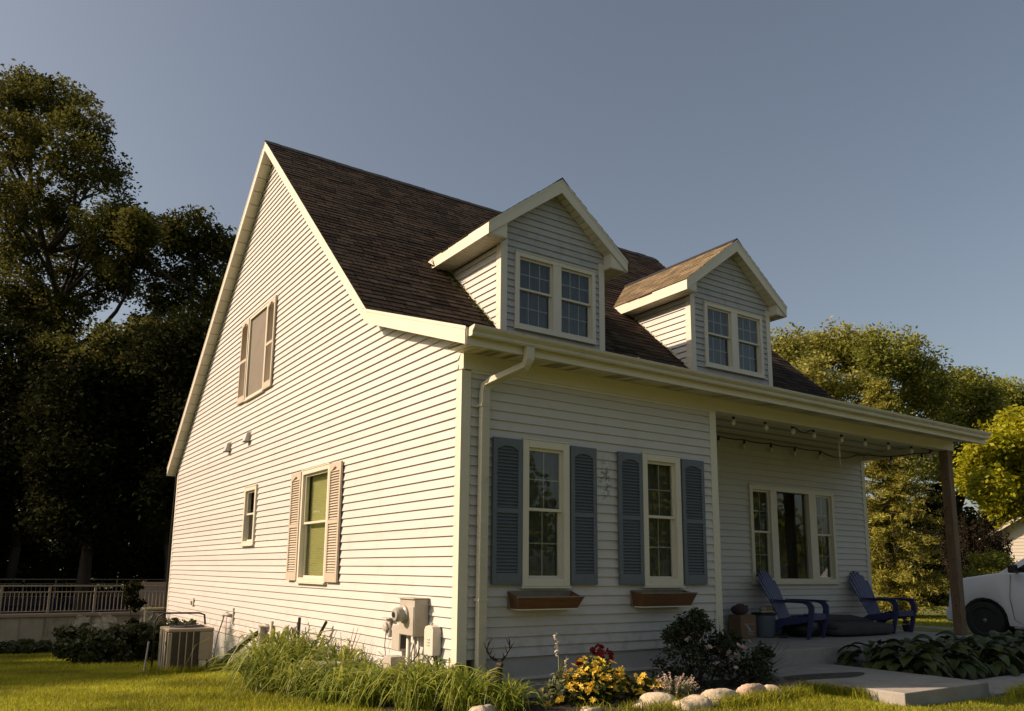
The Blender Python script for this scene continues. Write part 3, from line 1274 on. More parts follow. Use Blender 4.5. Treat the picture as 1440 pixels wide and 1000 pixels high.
# downspout ---------------------------------------------------------------
ds = MB()
path = [((0.53, -0.52), 3.33), ((0.53, -0.515), 3.20), ((0.51, -0.47), 3.12), ((0.30, -0.15), 2.99), ((0.245, -0.09), 2.93), ((0.238, -0.085), 2.85),
        ((0.230, -0.085), -0.25)]
prev = None
PP = [Vector((p[0], p[1], z)) for p, z in path]
for k, c in enumerate(PP):
    d = (PP[min(k + 1, len(PP) - 1)] - PP[max(k - 1, 0)]).normalized()
    sx_ = (Vector((1, 0, 0)) - d * d.x).normalized()
    sy_ = d.cross(sx_)
    ring = [c - sx_ * 0.052 - sy_ * 0.038, c + sx_ * 0.052 - sy_ * 0.038, c + sx_ * 0.052 + sy_ * 0.038, c - sx_ * 0.052 + sy_ * 0.038]
    if prev:
        ds.add(prev + ring, [(0, 1, 5, 4), (1, 2, 6, 5), (2, 3, 7, 6), (3, 0, 4, 7)], 0.5)
    prev = ring
dso = obj("downspout", ds, GUTM, house, bevel=0.008)
for z in (2.70, 0.6):
    q = MB()
    q.box(0.172, 0.296, -0.127, -0.121, z, z + 0.03)
    q.box(0.172, 0.177, -0.121, -0.02, z, z + 0.03)
    q.box(0.291, 0.296, -0.121, -0.02, z, z + 0.03)
    obj("bracket", q, GUTM, dso)
# conduit at the rear corner
q = MB()
q.tube([(-0.04, 14.40, 3.3), (-0.06, 14.44, 1.5), (-0.05, 14.42, -1.0)], 0.02, 6)
obj("rear_conduit", q, BLACK, house)

# porch post
q = MB()
q.box(10.03, 10.185, -0.03, 0.125, -0.095, 3.117)
post = obj("porch_post", q, WOODP, house, bevel=0.006)
q = MB()
q.box(10.012, 10.20, -0.048, 0.143, -0.098, -0.03)
for (y_, z_) in ((0.0, 2.6), (0.03, 2.1), (-0.005, 1.2), (0.06, 2.05), (0.02, 0.4)):
    q2 = MB()
    q2.lathe([(0.016, 0), (0.012, 0.004)], 8, c=(10.0295, y_ + 0.03, z_), M=Matrix.Rotation(-pi / 2, 4, 'Y').to_3x3())
    obj("bolt_hole", q2, BLACK, post)

# ------------------------------------------------------------------ paved structure
mb = MB()
mb.box(W + 0.005, 10.31, -0.25, R - 0.001, -0.62, -0.10)
obj("porch_floor", mb, CONC, bevel=0.012, kind='structure')
mb = MB()
mb.box(4.04, 5.80, -2.45, -0.252, -0.60, -0.31)
obj("walkway_slab", mb, CONC, bevel=0.012, kind='structure')
mb = MB()
mb.box(5.81, 12.6, -2.50, -1.70, -0.70, -0.44)
obj("side_path", mb, CONC, bevel=0.01, kind='structure')
mb = MB()
mb.add([(12.6, -30, -0.45), (18.2, -30, -0.45), (18.2, 16, -0.50), (12.6, 16, -0.50), (12.6, -30, -0.7), (18.2, -30, -0.7),
        (18.2, 16, -0.7), (12.6, 16, -0.7)], [(0, 1, 2, 3), (4, 5, 1, 0), (5, 6, 2, 1), (6, 7, 3, 2), (7, 4, 0, 3)])
obj("driveway", mb, mat("driveway_gravel", (0.20, 0.18, 0.155), 0.9, 0.3, 20, 0.5, 80), kind='structure')
# wet patch on the walkway
mb = MB()
wp = [(4.55 + 0.62 * cos(a) * (1 + 0.15 * sin(3 * a)) + 0.25 * sin(a), -1.15 + 0.20 * sin(a) * (1 + 0.2 * cos(2 * a)) - 0.12 * cos(a), -0.306) for a in [2 * pi * i / 40 for i in range(40)]]
mb.add(wp, [tuple(range(40))])
obj("wet_patch", mb, mat("wet_concrete", (0.045, 0.042, 0.038), 0.35, 0.4, 6), kind='structure')
# planting beds
mb = MB()


def bed(q, poly, n=2, lift=0.02):
    cx = sum(p[0] for p in poly) / len(poly)
    cy = sum(p[1] for p in poly) / len(poly)
    vs = [(cx, cy, gz(cx, cy) + lift + 0.03)] + [(x_, y_, gz(x_, y_) + lift) for x_, y_ in poly]
    for t in (0.5,):
        vs += [(lerp(cx, x_, t), lerp(cy, y_, t), gz(lerp(cx, x_, t), lerp(cy, y_, t)) + lift + 0.03) for x_, y_ in poly]
    k = len(poly)
    fs = [(0, 1 + k + i, 1 + k + (i + 1) % k) for i in range(k)] + \
         [(1 + k + i, 1 + i, 1 + (i + 1) % k, 1 + k + (i + 1) % k) for i in range(k)]
    q.add(vs, fs)


bed(mb, [(-0.55, -0.75), (0.3, -1.30), (1.1, -1.42), (2.0, -1.58), (3.0, -1.55), (3.7, -1.35), (4.0, -1.1), (4.03, 0.0), (2.0, 0.0), (0.0, 0.0), (-0.4, -0.2)])
obj("planting_bed", mb, MULCH, kind='structure')
mb = MB()
bed(mb, [(-0.75, 0.0), (0.0, 0.0), (0.0, 3.0), (0.0, 4.4), (-0.5, 4.4), (-0.85, 3.6), (-0.9, 2.0)], lift=0.03)
obj("planting_bed", mb, MULCH, kind='structure')
mb = MB()
bed(mb, [(5.82, -1.65), (9.0, -1.65), (12.4, -1.65), (12.4, -0.3), (9.0, -0.26), (5.82, -0.26)], lift=0.02)
obj("planting_bed", mb, MULCH, kind='structure')
#@@PART2
# ------------------------------------------------------------------ things round the house
def at(u, v, d):
    """a point d metres in front of the camera along the sight line of photo pixel (u, v)"""
    return CAM + (fwd + r2 * ((u - 708.0) / 1124.9) - u2 * ((v - 603.9) / 1124.9)) * d


def mth(parent, name, M, m, smooth=True, **kw):
    return obj(name, M, m, parent, smooth=smooth, **kw)


# window boxes
def flower_box(x0, x1, y0, label, soil):
    t = empty("window_box", (x0, 0, 0.515), label=label, cat="flower box", group="cedar boxes under the front windows")
    w_ = x1 - x0
    zf, zb = (0.120 if soil == 0 else 0.150), 0.180
    q = MB()   # front board, leaning out
    q.add([(0.05, -0.19, 0.0), (w_ - 0.05, -0.19, 0.0), (w_, -0.25, zf), (0.0, -0.25, zf), (0.05, -0.17, 0.0), (w_ - 0.05, -0.17, 0.0), (w_, -0.23, zf), (0, -0.23, zf)],
          [(0, 1, 2, 3), (7, 6, 5, 4), (0, 4, 5, 1), (3, 2, 6, 7), (0, 3, 7, 4), (1, 5, 6, 2)])
    obj("front_board", q, CEDAR, t)
    for a, b in ((0.05, 0.0), (w_ - 0.05, w_)):
        q = MB()
        s = 0.02 if a < 0.1 else -0.02
        q.add([(a, -0.169, 0), (a, -0.035, 0), (b, -0.035, zb), (b, -0.229, zf), (a + s, -0.169, 0), (a + s, -0.035, 0), (b + s, -0.035, zb), (b + s, -0.229, zf)],
              [(0, 1, 2, 3), (7, 6, 5, 4), (0, 4, 5, 1), (3, 2, 6, 7), (0, 3, 7, 4), (1, 5, 6, 2)])
        obj("end_board", q, CEDAR, t)
    RIM = mat("weathered_rim", (0.24, 0.20, 0.14), 0.8, 0.3, 8)
    q = MB()
    q.box(0.0, w_, -0.034, -0.028, 0.0, zb + 0.01)
    obj("back_board", q, RIM, t)
    q = MB()
    q.box(0.05, w_ - 0.05, -0.195, -0.04, -0.014, -0.001)
    obj("bottom_board", q, TRIM, t)
    q = MB()
    n = 18
    for i in range(n):
        a, b = lerp(0.02, w_ - 0.02, i / n), lerp(0.02, w_ - 0.02, (i + 1) / n)
        h0, h1 = zf - 0.045 + (0.03 * soil) * sin(i * 2.1), zf - 0.045 + (0.03 * soil) * sin((i + 1) * 2.1)
        q.add([(a, -0.225, h0), (b, -0.225, h1), (b, -0.036, h1 + 0.01), (a, -0.036, h0 + 0.01)], [(0, 1, 2, 3)])
    obj("soil", q, MULCH, t)
    q = MB()
    q.box(-0.006, w_ + 0.006, -0.258, -0.226, zf + 0.001, zf + 0.014)
    obj("rim", q, RIM, t)
    return t


t1 = flower_box(0.60, 1.50, 0, "cedar window box with clean front under the window nearest the downspout", 0)
t2 = flower_box(2.40, 3.32, 0, "cedar window box heaped with dead stems under the window nearest the porch", 1)
q = MB()
for i in range(420):
    x_, y_ = random.uniform(0.02, 0.90), random.uniform(-0.24, -0.04)
    a = random.uniform(0, 6.28)
    p = Vector((x_, y_, 0.135))
    d = Vector((cos(a), sin(a), random.uniform(-0.1, 0.5))) * random.uniform(0.03, 0.08)
    q.tube([p, p + d], [0.003, 0.001], 3, cap=False)
obj("dead_stems", q, mat("dry_stems", (0.09, 0.06, 0.03), 0.9), t2, kind='stuff')

# utility boxes on the side wall
t = empty("electric_meter", (-0.02, 0.78, -0.5), label="large grey electric meter box with round glass dial near the front corner", cat="electric meter")
q = MB()
q.box(-0.18, -0.005, -0.18, 0.19, 0.70, 1.10)
obj("box", q, GALV, t, bevel=0.008)
q = MB()
q.box(-0.190, -0.1805, -0.17, 0.18, 0.71, 1.02)
obj("cover", q, GALV, t, bevel=0.003)
q = MB()
q.box(-0.20, 0.0, -0.19, 0.20, 1.101, 1.112)
obj("rain_lid", q, GALV, t)
Rm = Matrix.Rotation(-pi / 2, 3, 'Y')
q = MB()
q.lathe([(0.088, 0), (0.088, 0.03), (0.080, 0.035), (0.078, 0.10), (0.066, 0.125), (0.0, 0.13)], 24, c=(-0.191, 0.04, 0.93), M=Rm)
obj("meter_glass", q, mat("meter_glass_grey", (0.38, 0.36, 0.30), 0.2, 0.2, 8), t, smooth=False)
q = MB()
q.lathe([(0.098, 0), (0.098, 0.022), (0.089, 0.026)], 24, c=(-0.1905, 0.04, 0.93), M=Rm)
obj("ring", q, GALV, t)
q = MB()
q.lathe([(0.03, 0), (0.03, 0.01), (0.0, 0.012)], 12, c=(-0.322, 0.05, 0.93), M=Rm)
obj("dial", q, BLACK, t)
for yy, r_ in ((0.12, 0.026), (-0.02, 0.018), (-0.12, 0.014)):
    q = MB()
    q.tube([(-0.09, yy, 0.70), (-0.09, yy, 0.0)], r_, 10)
    obj("conduit", q, PIPEW, t, smooth=True)
q = MB()
q.tube([(-0.09, -0.02, 0.64), (-0.14, -0.05, 0.5), (-0.16, -0.10, 0.42), (-0.11, -0.14, 0.50), (-0.08, -0.13, 0.58)], 0.008, 6)
obj("loop_cable", q, BLACK, t)

t = empty("disconnect_box", (-0.02, 1.17, 0.0), label="small grey disconnect box left of the electric meter", cat="utility box")
q = MB()
q.box(-0.11, -0.005, -0.09, 0.12, 0.0, 0.28)
obj("box", q, GALV, t, bevel=0.006)
q = MB()
q.box(-0.116, -0.111, -0.08, 0.11, 0.01, 0.27)
obj("cover", q, GALV, t)
q = MB()
q.box(-0.10, -0.02, -0.095, -0.0905, 0.03, 0.25)
obj("side_plate", q, BLACK, t)
t = empty("phone_box", (-0.02, 0.40, 0.02), label="rounded beige phone box between the electric meter and the corner board", cat="utility box")
q = MB()
pts = [(-0.09, 0), (0.10, 0)] + [(0.10 * cos(a), 0.27 + 0.04 * sin(a)) for a in [i * pi / 10 for i in range(0, 11)]]
pts = [(-0.10, 0), (0.10, 0), (0.10, 0.26), (0.075, 0.30), (0, 0.315), (-0.075, 0.30), (-0.10, 0.26)]
q.prism(pts, -0.11, -0.005, lambda a, b, d: Vector((d, a, b)))
obj("box", q, PIPEW, t, bevel=0.008)
for k in range(3):
    q = MB()
    q.box(-0.117, -0.1105, -0.03, 0.03, 0.10 + k * 0.03, 0.112 + k * 0.03)
    obj("slot", q, GALV, t)
q = MB()
q.lathe([(0.018, 0), (0.018, 0.02), (0.0, 0.025)], 10, c=(-0.06, 0.02, 0.315))
obj("knob", q, GALV, t)
t = empty("cover_outlet", (-0.02, 1.58, 0.12), label="round covered outlet with a hanging wire left of the grey disconnect box", cat="outlet")
q = MB()
q.box(-0.03, -0.002, -0.05, 0.05, 0.02, 0.22)
obj("plate", q, GALV, t, bevel=0.004)
q = MB()
q.lathe([(0.055, 0), (0.055, 0.03), (0.03, 0.04), (0.0, 0.04)], 16, c=(-0.031, 0.02, 0.12), M=Rm)
obj("lid", q, GALV, t)
q = MB()
q.box(-0.08, -0.002, -0.13, 0.05, 0.221, 0.233)
obj("hood", q, GALV, t)
q = MB()
q.tube([(-0.04, 0.02, 0.06), (-0.045, 0.03, -0.1), (-0.03, 0.0, -0.3), (-0.04, -0.05, -0.5)], 0.005, 5)
obj("wire", q, BLACK, t)
t = empty("junction_box", (-0.16, 1.12, -0.45), label="low square grey box half sunk in the daylilies below the meter", cat="utility box")
q = MB()
q.box(-0.10, 0.08, -0.09, 0.10, 0.18, 0.40)
obj("box", q, GALV, t, bevel=0.006)
q = MB()
q.tube([(0, 0, 0.18), (0, 0, 0)], 0.02, 8)
obj("post", q, GALV, t)

t = empty("spigot", (-0.02, 8.40, -0.05), label="outdoor water tap with trailing wires on the wall behind the air conditioner", cat="tap")
q = MB()
q.box(-0.03, -0.002, -0.10, -0.04, -0.08, 0.22)
obj("plate", q, PIPEW, t, bevel=0.004)
q = MB()
q.tube([(-0.03, -0.06, 0.08), (-0.10, 0.0, 0.09), (-0.13, 0.12, 0.09), (-0.13, 0.16, 0.05)], [0.03, 0.03, 0.022, 0.02], 8)
obj("tap_body", q, GALV, t, smooth=True)
q = MB()
q.lathe([(0.035, 0), (0.035, 0.015), (0.0, 0.02)], 10, c=(-0.10, 0.02, 0.13))
obj("handle", q, GALV, t)
q = MB()
q.tube([(-0.13, 0.12, 0.05), (-0.16, 0.35, -0.3), (-0.18, 0.5, -0.75)], 0.014, 6)
q.tube([(-0.10, 0.03, 0.05), (-0.10, 0.03, -0.75)], 0.006, 5)
obj("trailing_pipe", q, GALV, t, kind='stuff')

t = empty("line_set_cover", (-0.02, 6.30, -0.2), label="wall fitting with a thick black insulated hose dropping to the air conditioner", cat="hose fitting")
q = MB()
q.box(-0.035, -0.002, -0.34, -0.24, 0.0, 0.26)
obj("plate", q, PIPEW, t, bevel=0.004)
q = MB()
q.box(-0.10, -0.002, 0.02, 0.14, -0.14, 0.20)
obj("box", q, GALV, t, bevel=0.006)
q = MB()
q.tube([(-0.03, -0.25, 0.16), (-0.08, -0.1, 0.18), (-0.10, 0.04, 0.17)], [0.025, 0.03, 0.03], 8)
obj("elbow", q, GALV, t, smooth=True)
q = MB()
q.tube([(-0.09, 0.14, 0.05), (-0.22, 0.35, -0.10), (-0.42, 0.50, -0.30), (-0.60, 0.40, -0.46), (-0.80, 0.35, -0.50), (-1.0, 0.3, -0.50)],
       [0.04, 0.05, 0.055, 0.055, 0.05, 0.045], 9)
obj("insulated_hose", q, BLACK, t, smooth=True)
q = MB()
q.tube([(-0.06, 0.05, -0.1), (-0.12, 0.08, -0.3), (-0.28, 0.2, -0.5)], 0.018, 6)
obj("cable", q, BLACK, t, smooth=True)
q = MB()
for k in range(3):
    q.tube([(-0.25 + 0.16 * cos(a), -0.1 + 0.16 * sin(a), -0.50 + 0.03 * k) for a in [i * pi / 8 for i in range(17)]], 0.016, 6)
obj("coiled_hose", q, BLACK, t, smooth=True, kind='stuff')

for k, (yy, lb) in enumerate(((5.25, "left one of two small hooded wall vents beside the garden tools"), (4.92, "right one of two small hooded wall vents beside the garden tools"))):
    t = empty("wall_vent", (-0.02, yy, -0.12), label=lb, cat="wall vent", group="small vents low on the side wall")
    q = MB()
    q.box(-0.012, -0.002, -0.07, 0.07, 0.0, 0.17)
    obj("plate", q, PIPEW, t)
    q = MB()
    q.prism([(0, 0.16), (-0.055, 0.12), (-0.055, 0.0), (0, 0.0)], -0.06, 0.06, lambda a, b, d: Vector((a - 0.0125, d, b)))
    obj("hood", q, GALV, t, bevel=0.003)
for k, (yy, zz, lb) in enumerate(((9.46, 3.30, "left one of two small pale hooded vents under the upper window"), (8.08, 3.33, "right one of two small pale hooded vents under the upper window"),
                                  )):
    t = empty("wall_vent", (-0.02, yy, zz), label=lb, cat="wall vent", group="small vents high on the side wall")
    q = MB()
    q.box(-0.012, -0.002, -0.11, 0.11, 0.0, 0.20)
    obj("plate", q, PIPEW, t)
    q = MB()
    q.prism([(0, 0.19), (-0.06, 0.16), (-0.10, 0.0), (0, 0.0)], -0.085, 0.085, lambda a, b, d: Vector((a - 0.0125, d, b)))
    obj("hood", q, SIDING, t, bevel=0.003)
    q = MB()
    q.box(-0.11, -0.02, -0.08, 0.08, -0.012, -0.001)
    obj("grille", q, BLACK, t)
t = empty("wall_vent", (-0.02, 11.65, 0.08), label="tiny wall plate above the air conditioner near the rear corner", cat="wall vent")
q = MB()
q.box(-0.03, -0.002, -0.12, 0.12, 0.0, 0.17)
obj("plate", q, PIPEW, t, bevel=0.004)
q = MB()
q.box(-0.06, -0.031, -0.05, 0.05, 0.03, 0.10)
obj("cap", q, GALV, t)

# long handled tools leaning on the wall
t = empty("garden_tool", (-0.22, 4.25, gz(0, 4.3)), label="upright long-handled loppers with dark grips leaning on the side wall", cat="garden tool")
q = MB()
q.tube([(0, 0, 0.0), (0.06, 0.10, 0.62)], 0.013, 6)
obj("handle", q, GALV, t)
q = MB()
q.tube([(0.055, 0.09, 0.55), (0.08, 0.14, 0.86)], 0.022, 6)
obj("grip", q, BLACK, t)
q = MB()
q.tube([(0.03, -0.05, 0.1), (0.09, 0.20, 0.66)], 0.011, 6)
obj("handle", q, BLACK, t)
q = MB()
q.tube([(0.08, 0.16, 0.60), (0.10, 0.26, 0.78)], 0.02, 6)
obj("grip", q, BLACK, t)
t = empty("garden_tool", (-0.25, 4.0, gz(0, 4.0)), label="slanting long-handled tool with a pale shaft leaning on the side wall", cat="garden tool")
q = MB()
q.tube([(0, 0.10, 0.0), (0.10, -0.42, 0.62)], 0.013, 6)
obj("handle", q, PIPEW, t)
q = MB()
q.tube([(0.10, -0.42, 0.62), (0.14, -0.60, 0.84)], 0.022, 6)
obj("grip", q, BLACK, t)

for k, (xx, yy, s_, lb) in enumerate(((-0.62, 1.95, 0.15, "larger pale concrete block among the daylily leaves by the side wall"),
                                      (-0.70, 2.42, 0.10, "smaller pale concrete block among the daylily leaves by the side wall"))):
    q = MB()
    z0 = gz(xx, yy)
    q.box(-s_, s_, -s_ * 1.1, s_ * 1.1, 0.0, 0.38)
    q2 = obj("concrete_block", q, CONC, bevel=0.015, loc=(xx, yy, z0), label=lb, cat="block")

# air conditioner ---------------------------------------------------------
ax, ay = -1.57, 6.32
az = gz(-1.2, 6.7)
t = empty("air_conditioner", (ax, ay, az), label="beige outdoor air conditioner unit with vertical coil grilles on the lawn", cat="air conditioner")
aw, ad, ah = 0.70, 0.68, 0.72
q = MB()
q.box(0.03, aw - 0.03, 0.03, ad - 0.03, 0.06, ah - 0.02)
obj("coil_core", q, ACD, t)
q = MB()
q.box(-0.03, aw + 0.03, -0.03, ad + 0.03, -0.04, 0.035)
obj("pad", q, CONC, t)
q = MB()
q.box(0, aw, 0, ad, 0.036, 0.085)
obj("base_pan", q, ACM, t, bevel=0.012)
q = MB()
q.box(-0.004, aw + 0.004, -0.004, ad + 0.004, ah - 0.04, ah + 0.02)
obj("top_cover", q, ACM, t, bevel=0.02)
q = MB()
q.lathe([(0.27, 0), (0.27, 0.006), (0.0, 0.010)], 26, c=(aw / 2, ad / 2, ah + 0.021))
obj("fan_opening", q, BLACK, t)
q = MB()
for r_ in (0.08, 0.14, 0.20, 0.26):
    q.tube([(aw / 2 + r_ * cos(a), ad / 2 + r_ * sin(a), ah + 0.04) for a in [i * pi / 14 for i in range(29)]], 0.004, 4)
for i in range(10):
    a = i * 2 * pi / 10
    q.tube([(aw / 2, ad / 2, ah + 0.045), (aw / 2 + 0.27 * cos(a), ad / 2 + 0.27 * sin(a), ah + 0.036)], 0.004, 4)
obj("fan_guard", q, BLACK, t, kind='stuff')
for (xx, yy) in ((0.0, 0.0), (aw - 0.06, 0.0), (0.0, ad - 0.06), (aw - 0.06, ad - 0.06)):
    q = MB()
    q.box(xx, xx + 0.06, yy, yy + 0.06, 0.086, ah - 0.041)
    obj("corner_post", q, ACM, t, bevel=0.015)
for i in range(1, 4):
    xx = 0.06 + i * 0.105
    q = MB()
    q.box(xx, xx + 0.018, 0.004, 0.022, 0.086, ah - 0.041)
    obj("grille_bar", q, ACM, t)
q = MB()
for k in range(34):
    zz = 0.095 + k * 0.0178
    q.box(0.061, 0.475, 0.012, 0.018, zz, zz + 0.006)
obj("coil_grille", q, mat("coil_grille_metal", (0.10, 0.085, 0.065), 0.6), t, kind='stuff')
q = MB()
q.box(0.48, aw - 0.055, -0.003, 0.03, 0.24, ah - 0.041)
obj("service_panel", q, ACM, t, bevel=0.004)
q = MB()
q.box(0.49, 0.60, -0.007, -0.001, 0.10, 0.235)
obj("rating_label", q, mat("label_paper", (0.55, 0.52, 0.45), 0.6, 0.4, 60), t)
for yy in (0.14, 0.30, 0.46):
    q = MB()
    q.box(-0.004, 0.012, yy, yy + 0.10, 0.086, ah - 0.041)
    obj("grille_bar", q, ACM, t)
q = MB()
q.box(-0.008, -0.0045, 0.10, 0.17, 0.48, 0.53)
obj("badge", q, BLACK, t)
t = empty("handle_frame", (ax - 0.05, ay + 0.4, az), label="black bent tube handle standing behind the air conditioner", cat="tube handle")
q = MB()
q.tube([(-0.02, 0.35, 0.0), (-0.02, 0.35, 0.80), (0.02, 0.32, 0.90), (0.10, 0.28, 0.95), (0.62, 0.12, 0.95), (0.70, 0.10, 0.92), (0.72, 0.10, 0.76)], 0.016, 8)
obj("bent_tube", q, BLACK, t, smooth=True)
q = MB()
q.tube([(-0.14, 0.30, 0.0), (-0.10, 0.33, 0.5)], 0.014, 6)
obj("side_rod", q, GALV, t)


# deer ornament -------------------------------------------------------------
def skin_obj(name, verts, edges, radii, m, parent, sub=1):
    me = bpy.data.meshes.new(name)
    me.from_pydata([tuple(v) for v in verts], edges, [])
    o = link(name, me, parent)
    sk = o.modifiers.new("skin", 'SKIN')
    for i, v in enumerate(me.skin_vertices[0].data):
        v.radius = (radii[i], radii[i])
    me.skin_vertices[0].data[0].use_root = True
    s = o.modifiers.new("sub", 'SUBSURF')
    s.levels = s.render_levels = sub
    me.materials.append(m)
    return o


t = empty("deer_ornament", (0.32, -0.28, gz(0.3, -0.3)), label="dark metal deer ornament with branching antlers beside the downspout", cat="garden ornament")
DEERM = mat("rusted_dark_metal", (0.020, 0.017, 0.015), 0.7, 0.4, 10)
dv = [(0.0, 0.10, 0.26), (0.02, 0.18, 0.25), (-0.01, 0.02, 0.28), (-0.02, -0.05, 0.36), (-0.03, -0.08, 0.44), (-0.05, -0.16, 0.42),
      (-0.03, 0.0, 0.12), (-0.04, 0.0, 0.0), (0.03, 0.0, 0.12), (0.03, -0.01, 0.0), (-0.02, 0.19, 0.12), (-0.03, 0.20, 0.0), (0.05, 0.19, 0.12), (0.05, 0.20, 0.0),
      (0.04, 0.24, 0.27)]
de = [(0, 1), (0, 2), (2, 3), (3, 4), (4, 5), (2, 6), (6, 7), (2, 8), (8, 9), (1, 10), (10, 11), (1, 12), (12, 13), (1, 14)]
dr = [0.075, 0.07, 0.075, 0.045, 0.04, 0.022, 0.018, 0.010, 0.018, 0.010, 0.02, 0.010, 0.02, 0.010, 0.012]
skin_obj("body", dv, de, dr, DEERM, t)
for s in (-1, 1):
    q = MB()
    b = Vector((-0.03 + s * 0.02, -0.07, 0.47))
    q.tube([b, b + Vector((s * 0.07, 0.02, 0.03)), b + Vector((s * 0.12, 0.02, 0.10)), b + Vector((s * 0.11, 0.0, 0.18)), b + Vector((s * 0.08, -0.01, 0.23))],
           [0.012, 0.011, 0.010, 0.007, 0.003], 6)
    for k, (px, pz, ex, ez) in enumerate(((0.09, 0.05, 0.05, 0.14), (0.12, 0.10, 0.17, 0.18), (0.115, 0.14, 0.06, 0.22), (0.05, 0.02, 0.02, 0.08))):
        q.tube([b + Vector((s * px, 0.01, pz)), b + Vector((s * ex, 0.0, ez))], [0.008, 0.002], 5)
    obj("antler", q, DEERM, t)
    q = MB()
    e = Vector((-0.03 + s * 0.035, -0.08, 0.46))
    q.tube([e, e + Vector((s * 0.03, 0.02, 0.02)), e + Vector((s * 0.06, 0.03, 0.03))], [0.006, 0.014, 0.002], 6)
    obj("ear", q, DEERM, t)


# adirondack chairs ---------------------------------------------------------
def adirondack(label):
    t = empty("adirondack_chair", (0, 0, -0.10), label=label, cat="chair", group="blue plastic chairs on the porch")
    # local: +x right, front at -y, origin between the front feet
    w2 = 0.30
    # back slats in a fan
    n = 7
    for i in range(n):
        u = (i - (n - 1) / 2) / ((n - 1) / 2)
        q = MB()
        xb, xt = u * 0.18, u * 0.285
        top = 1.07 - 0.17 * u * u
        wb, wt = 0.024, 0.043
        base = Vector((xb, 0.53, 0.30))
        pts = []
        for k in range(7):
            f = k / 6
            z = lerp(0.28, top, f)
            y = 0.50 + (z - 0.28) * 0.42 + 0.03 * (f * f) + 0.03 * (u * u)
            pts.append((lerp(xb, xt, f), y - 0.03 * u * u, z, lerp(wb, wt, f) * (0.7 if k == 6 else 1)))
        vs, fs = [], []
        for (x_, y_, z_, h_) in pts:
            vs += [(x_ - h_, y_, z_), (x_ + h_, y_, z_), (x_ + h_, y_ + 0.018, z_ + 0.004), (x_ - h_, y_ + 0.018, z_ + 0.004)]
        for k in range(6):
            for j in range(4):
                j2 = (j + 1) % 4
                fs.append((k * 4 + j, k * 4 + j2, (k + 1) * 4 + j2, (k + 1) * 4 + j))
        fs += [(3, 2, 1, 0), (24, 25, 26, 27)]
        q.add(vs, fs)
        obj("back_slat", q, BLUEP, t)
    # seat slats
    for k in range(7):
        f = k / 6
        y = lerp(-0.02, 0.50, f)
        z = lerp(0.385, 0.27, f) + (0.0 if k else -0.02)
        q = MB()
        q.box(-0.255, 0.255, y - 0.036, y + 0.036, z, z + 0.018)
        obj("seat_slat", q, BLUEP, t, bevel=0.004)
    q = MB()
    q.box(-0.255, 0.255, -0.075, -0.058, 0.29, 0.385)
    obj("front_apron", q, BLUEP, t, bevel=0.006)
    for s in (-1, 1):
        xo = s * w2
        x0, x1 = xo - 0.022, xo + 0.022
        Mx = lambda a, b, d: Vector((d, a, b))
        # front leg curving up into the arm
        q = MB()
        q.prism([(-0.005, 0.0), (0.045, 0.0), (0.005, 0.30), (-0.012, 0.46), (0.015, 0.525), (0.08, 0.552), (0.56, 0.562), (0.56, 0.578), (0.04, 0.584), (-0.06, 0.568), (-0.105, 0.51), (-0.10, 0.40), (-0.055, 0.20)], x0, x1, Mx)
        obj("leg", q, BLUEP, t, bevel=0.008)
        # arm paddle
        q = MB()
        a0 = [(-0.05 * s + xo, -0.10), (0.045 * s + xo, -0.10), (0.062 * s + xo, -0.02), (0.05 * s + xo, 0.30), (0.03 * s + xo, 0.62), (-0.03 * s + xo, 0.62), (-0.05 * s + xo, 0.1)]
        q.prism(a0, 0.585, 0.600, lambda a, b, d: Vector((a, b, d - (0.012 if b < -0.05 else 0))))
        obj("armrest", q, BLUEP, t, bevel=0.005)
        # seat rail and rear leg
        q = MB()
        q.prism([(-0.05, 0.36), (-0.05, 0.30), (0.10, 0.24), (0.42, 0.19), (0.66, 0.0), (0.72, 0.0), (0.60, 0.24), (0.48, 0.30)], x0 - s * 0.035, x1 - s * 0.047, Mx)
        obj("leg", q, BLUEP, t, bevel=0.006)
    q = MB()
    q.box(-0.29, 0.29, 0.60, 0.625, 0.53, 0.575)
    obj("back_brace", q, BLUEP, t, bevel=0.004)
    return t


c1 = adirondack("blue plastic adirondack chair in front of the wide window, nearer the cardboard box")
c1.location = (7.10, 0.76, -0.098)
c1.rotation_euler = (0, 0, radians(14))
c2 = copy_tree(c1)
c2['label'] = "blue plastic adirondack chair at the open end of the porch by the wooden post"
c2.location = (9.64, 0.80, -0.098)
c2.rotation_euler = (0, 0, radians(2))


def blob(mb_, pts, seed=0, sx=1, sy=1, sz=1, n=16, m=10, jit=0.06, flat=0.0, c=(0, 0, 0), pw=1.0, rough=0.0):
    rr = random.Random(seed)
    ph = [(rr.uniform(0, 6), rr.uniform(1, 3), rr.uniform(0, 6)) for _ in range(4)]
    vs = []
    for i in range(m + 1):
        th = pi * i / m
        for k in range(n):
            a = 2 * pi * k / n
            d = Vector((sin(th) * cos(a), sin(th) * sin(a), cos(th)))
            f = 1 + sum(jit * sin(p[1] * (d.x * 2 + p[0]) + p[2] * d.y + 2 * d.z) for p in ph) + rough * (rr.random() - 0.5) * sin(th)
            e = Vector([math.copysign(abs(v) ** pw, v) for v in d])
            vs.append((c[0] + e.x * sx * f, c[1] + e.y * sy * f, max(c[2] + e.z * sz * f, c[2] - sz * (1 - flat))))
    fs = []
    for i in range(m):
        for k in range(n):
            k2 = (k + 1) % n
            fs.append((i * n + k, (i + 1) * n + k, (i + 1) * n + k2, i * n + k2))
    mb_.add(vs, fs, 0.5)


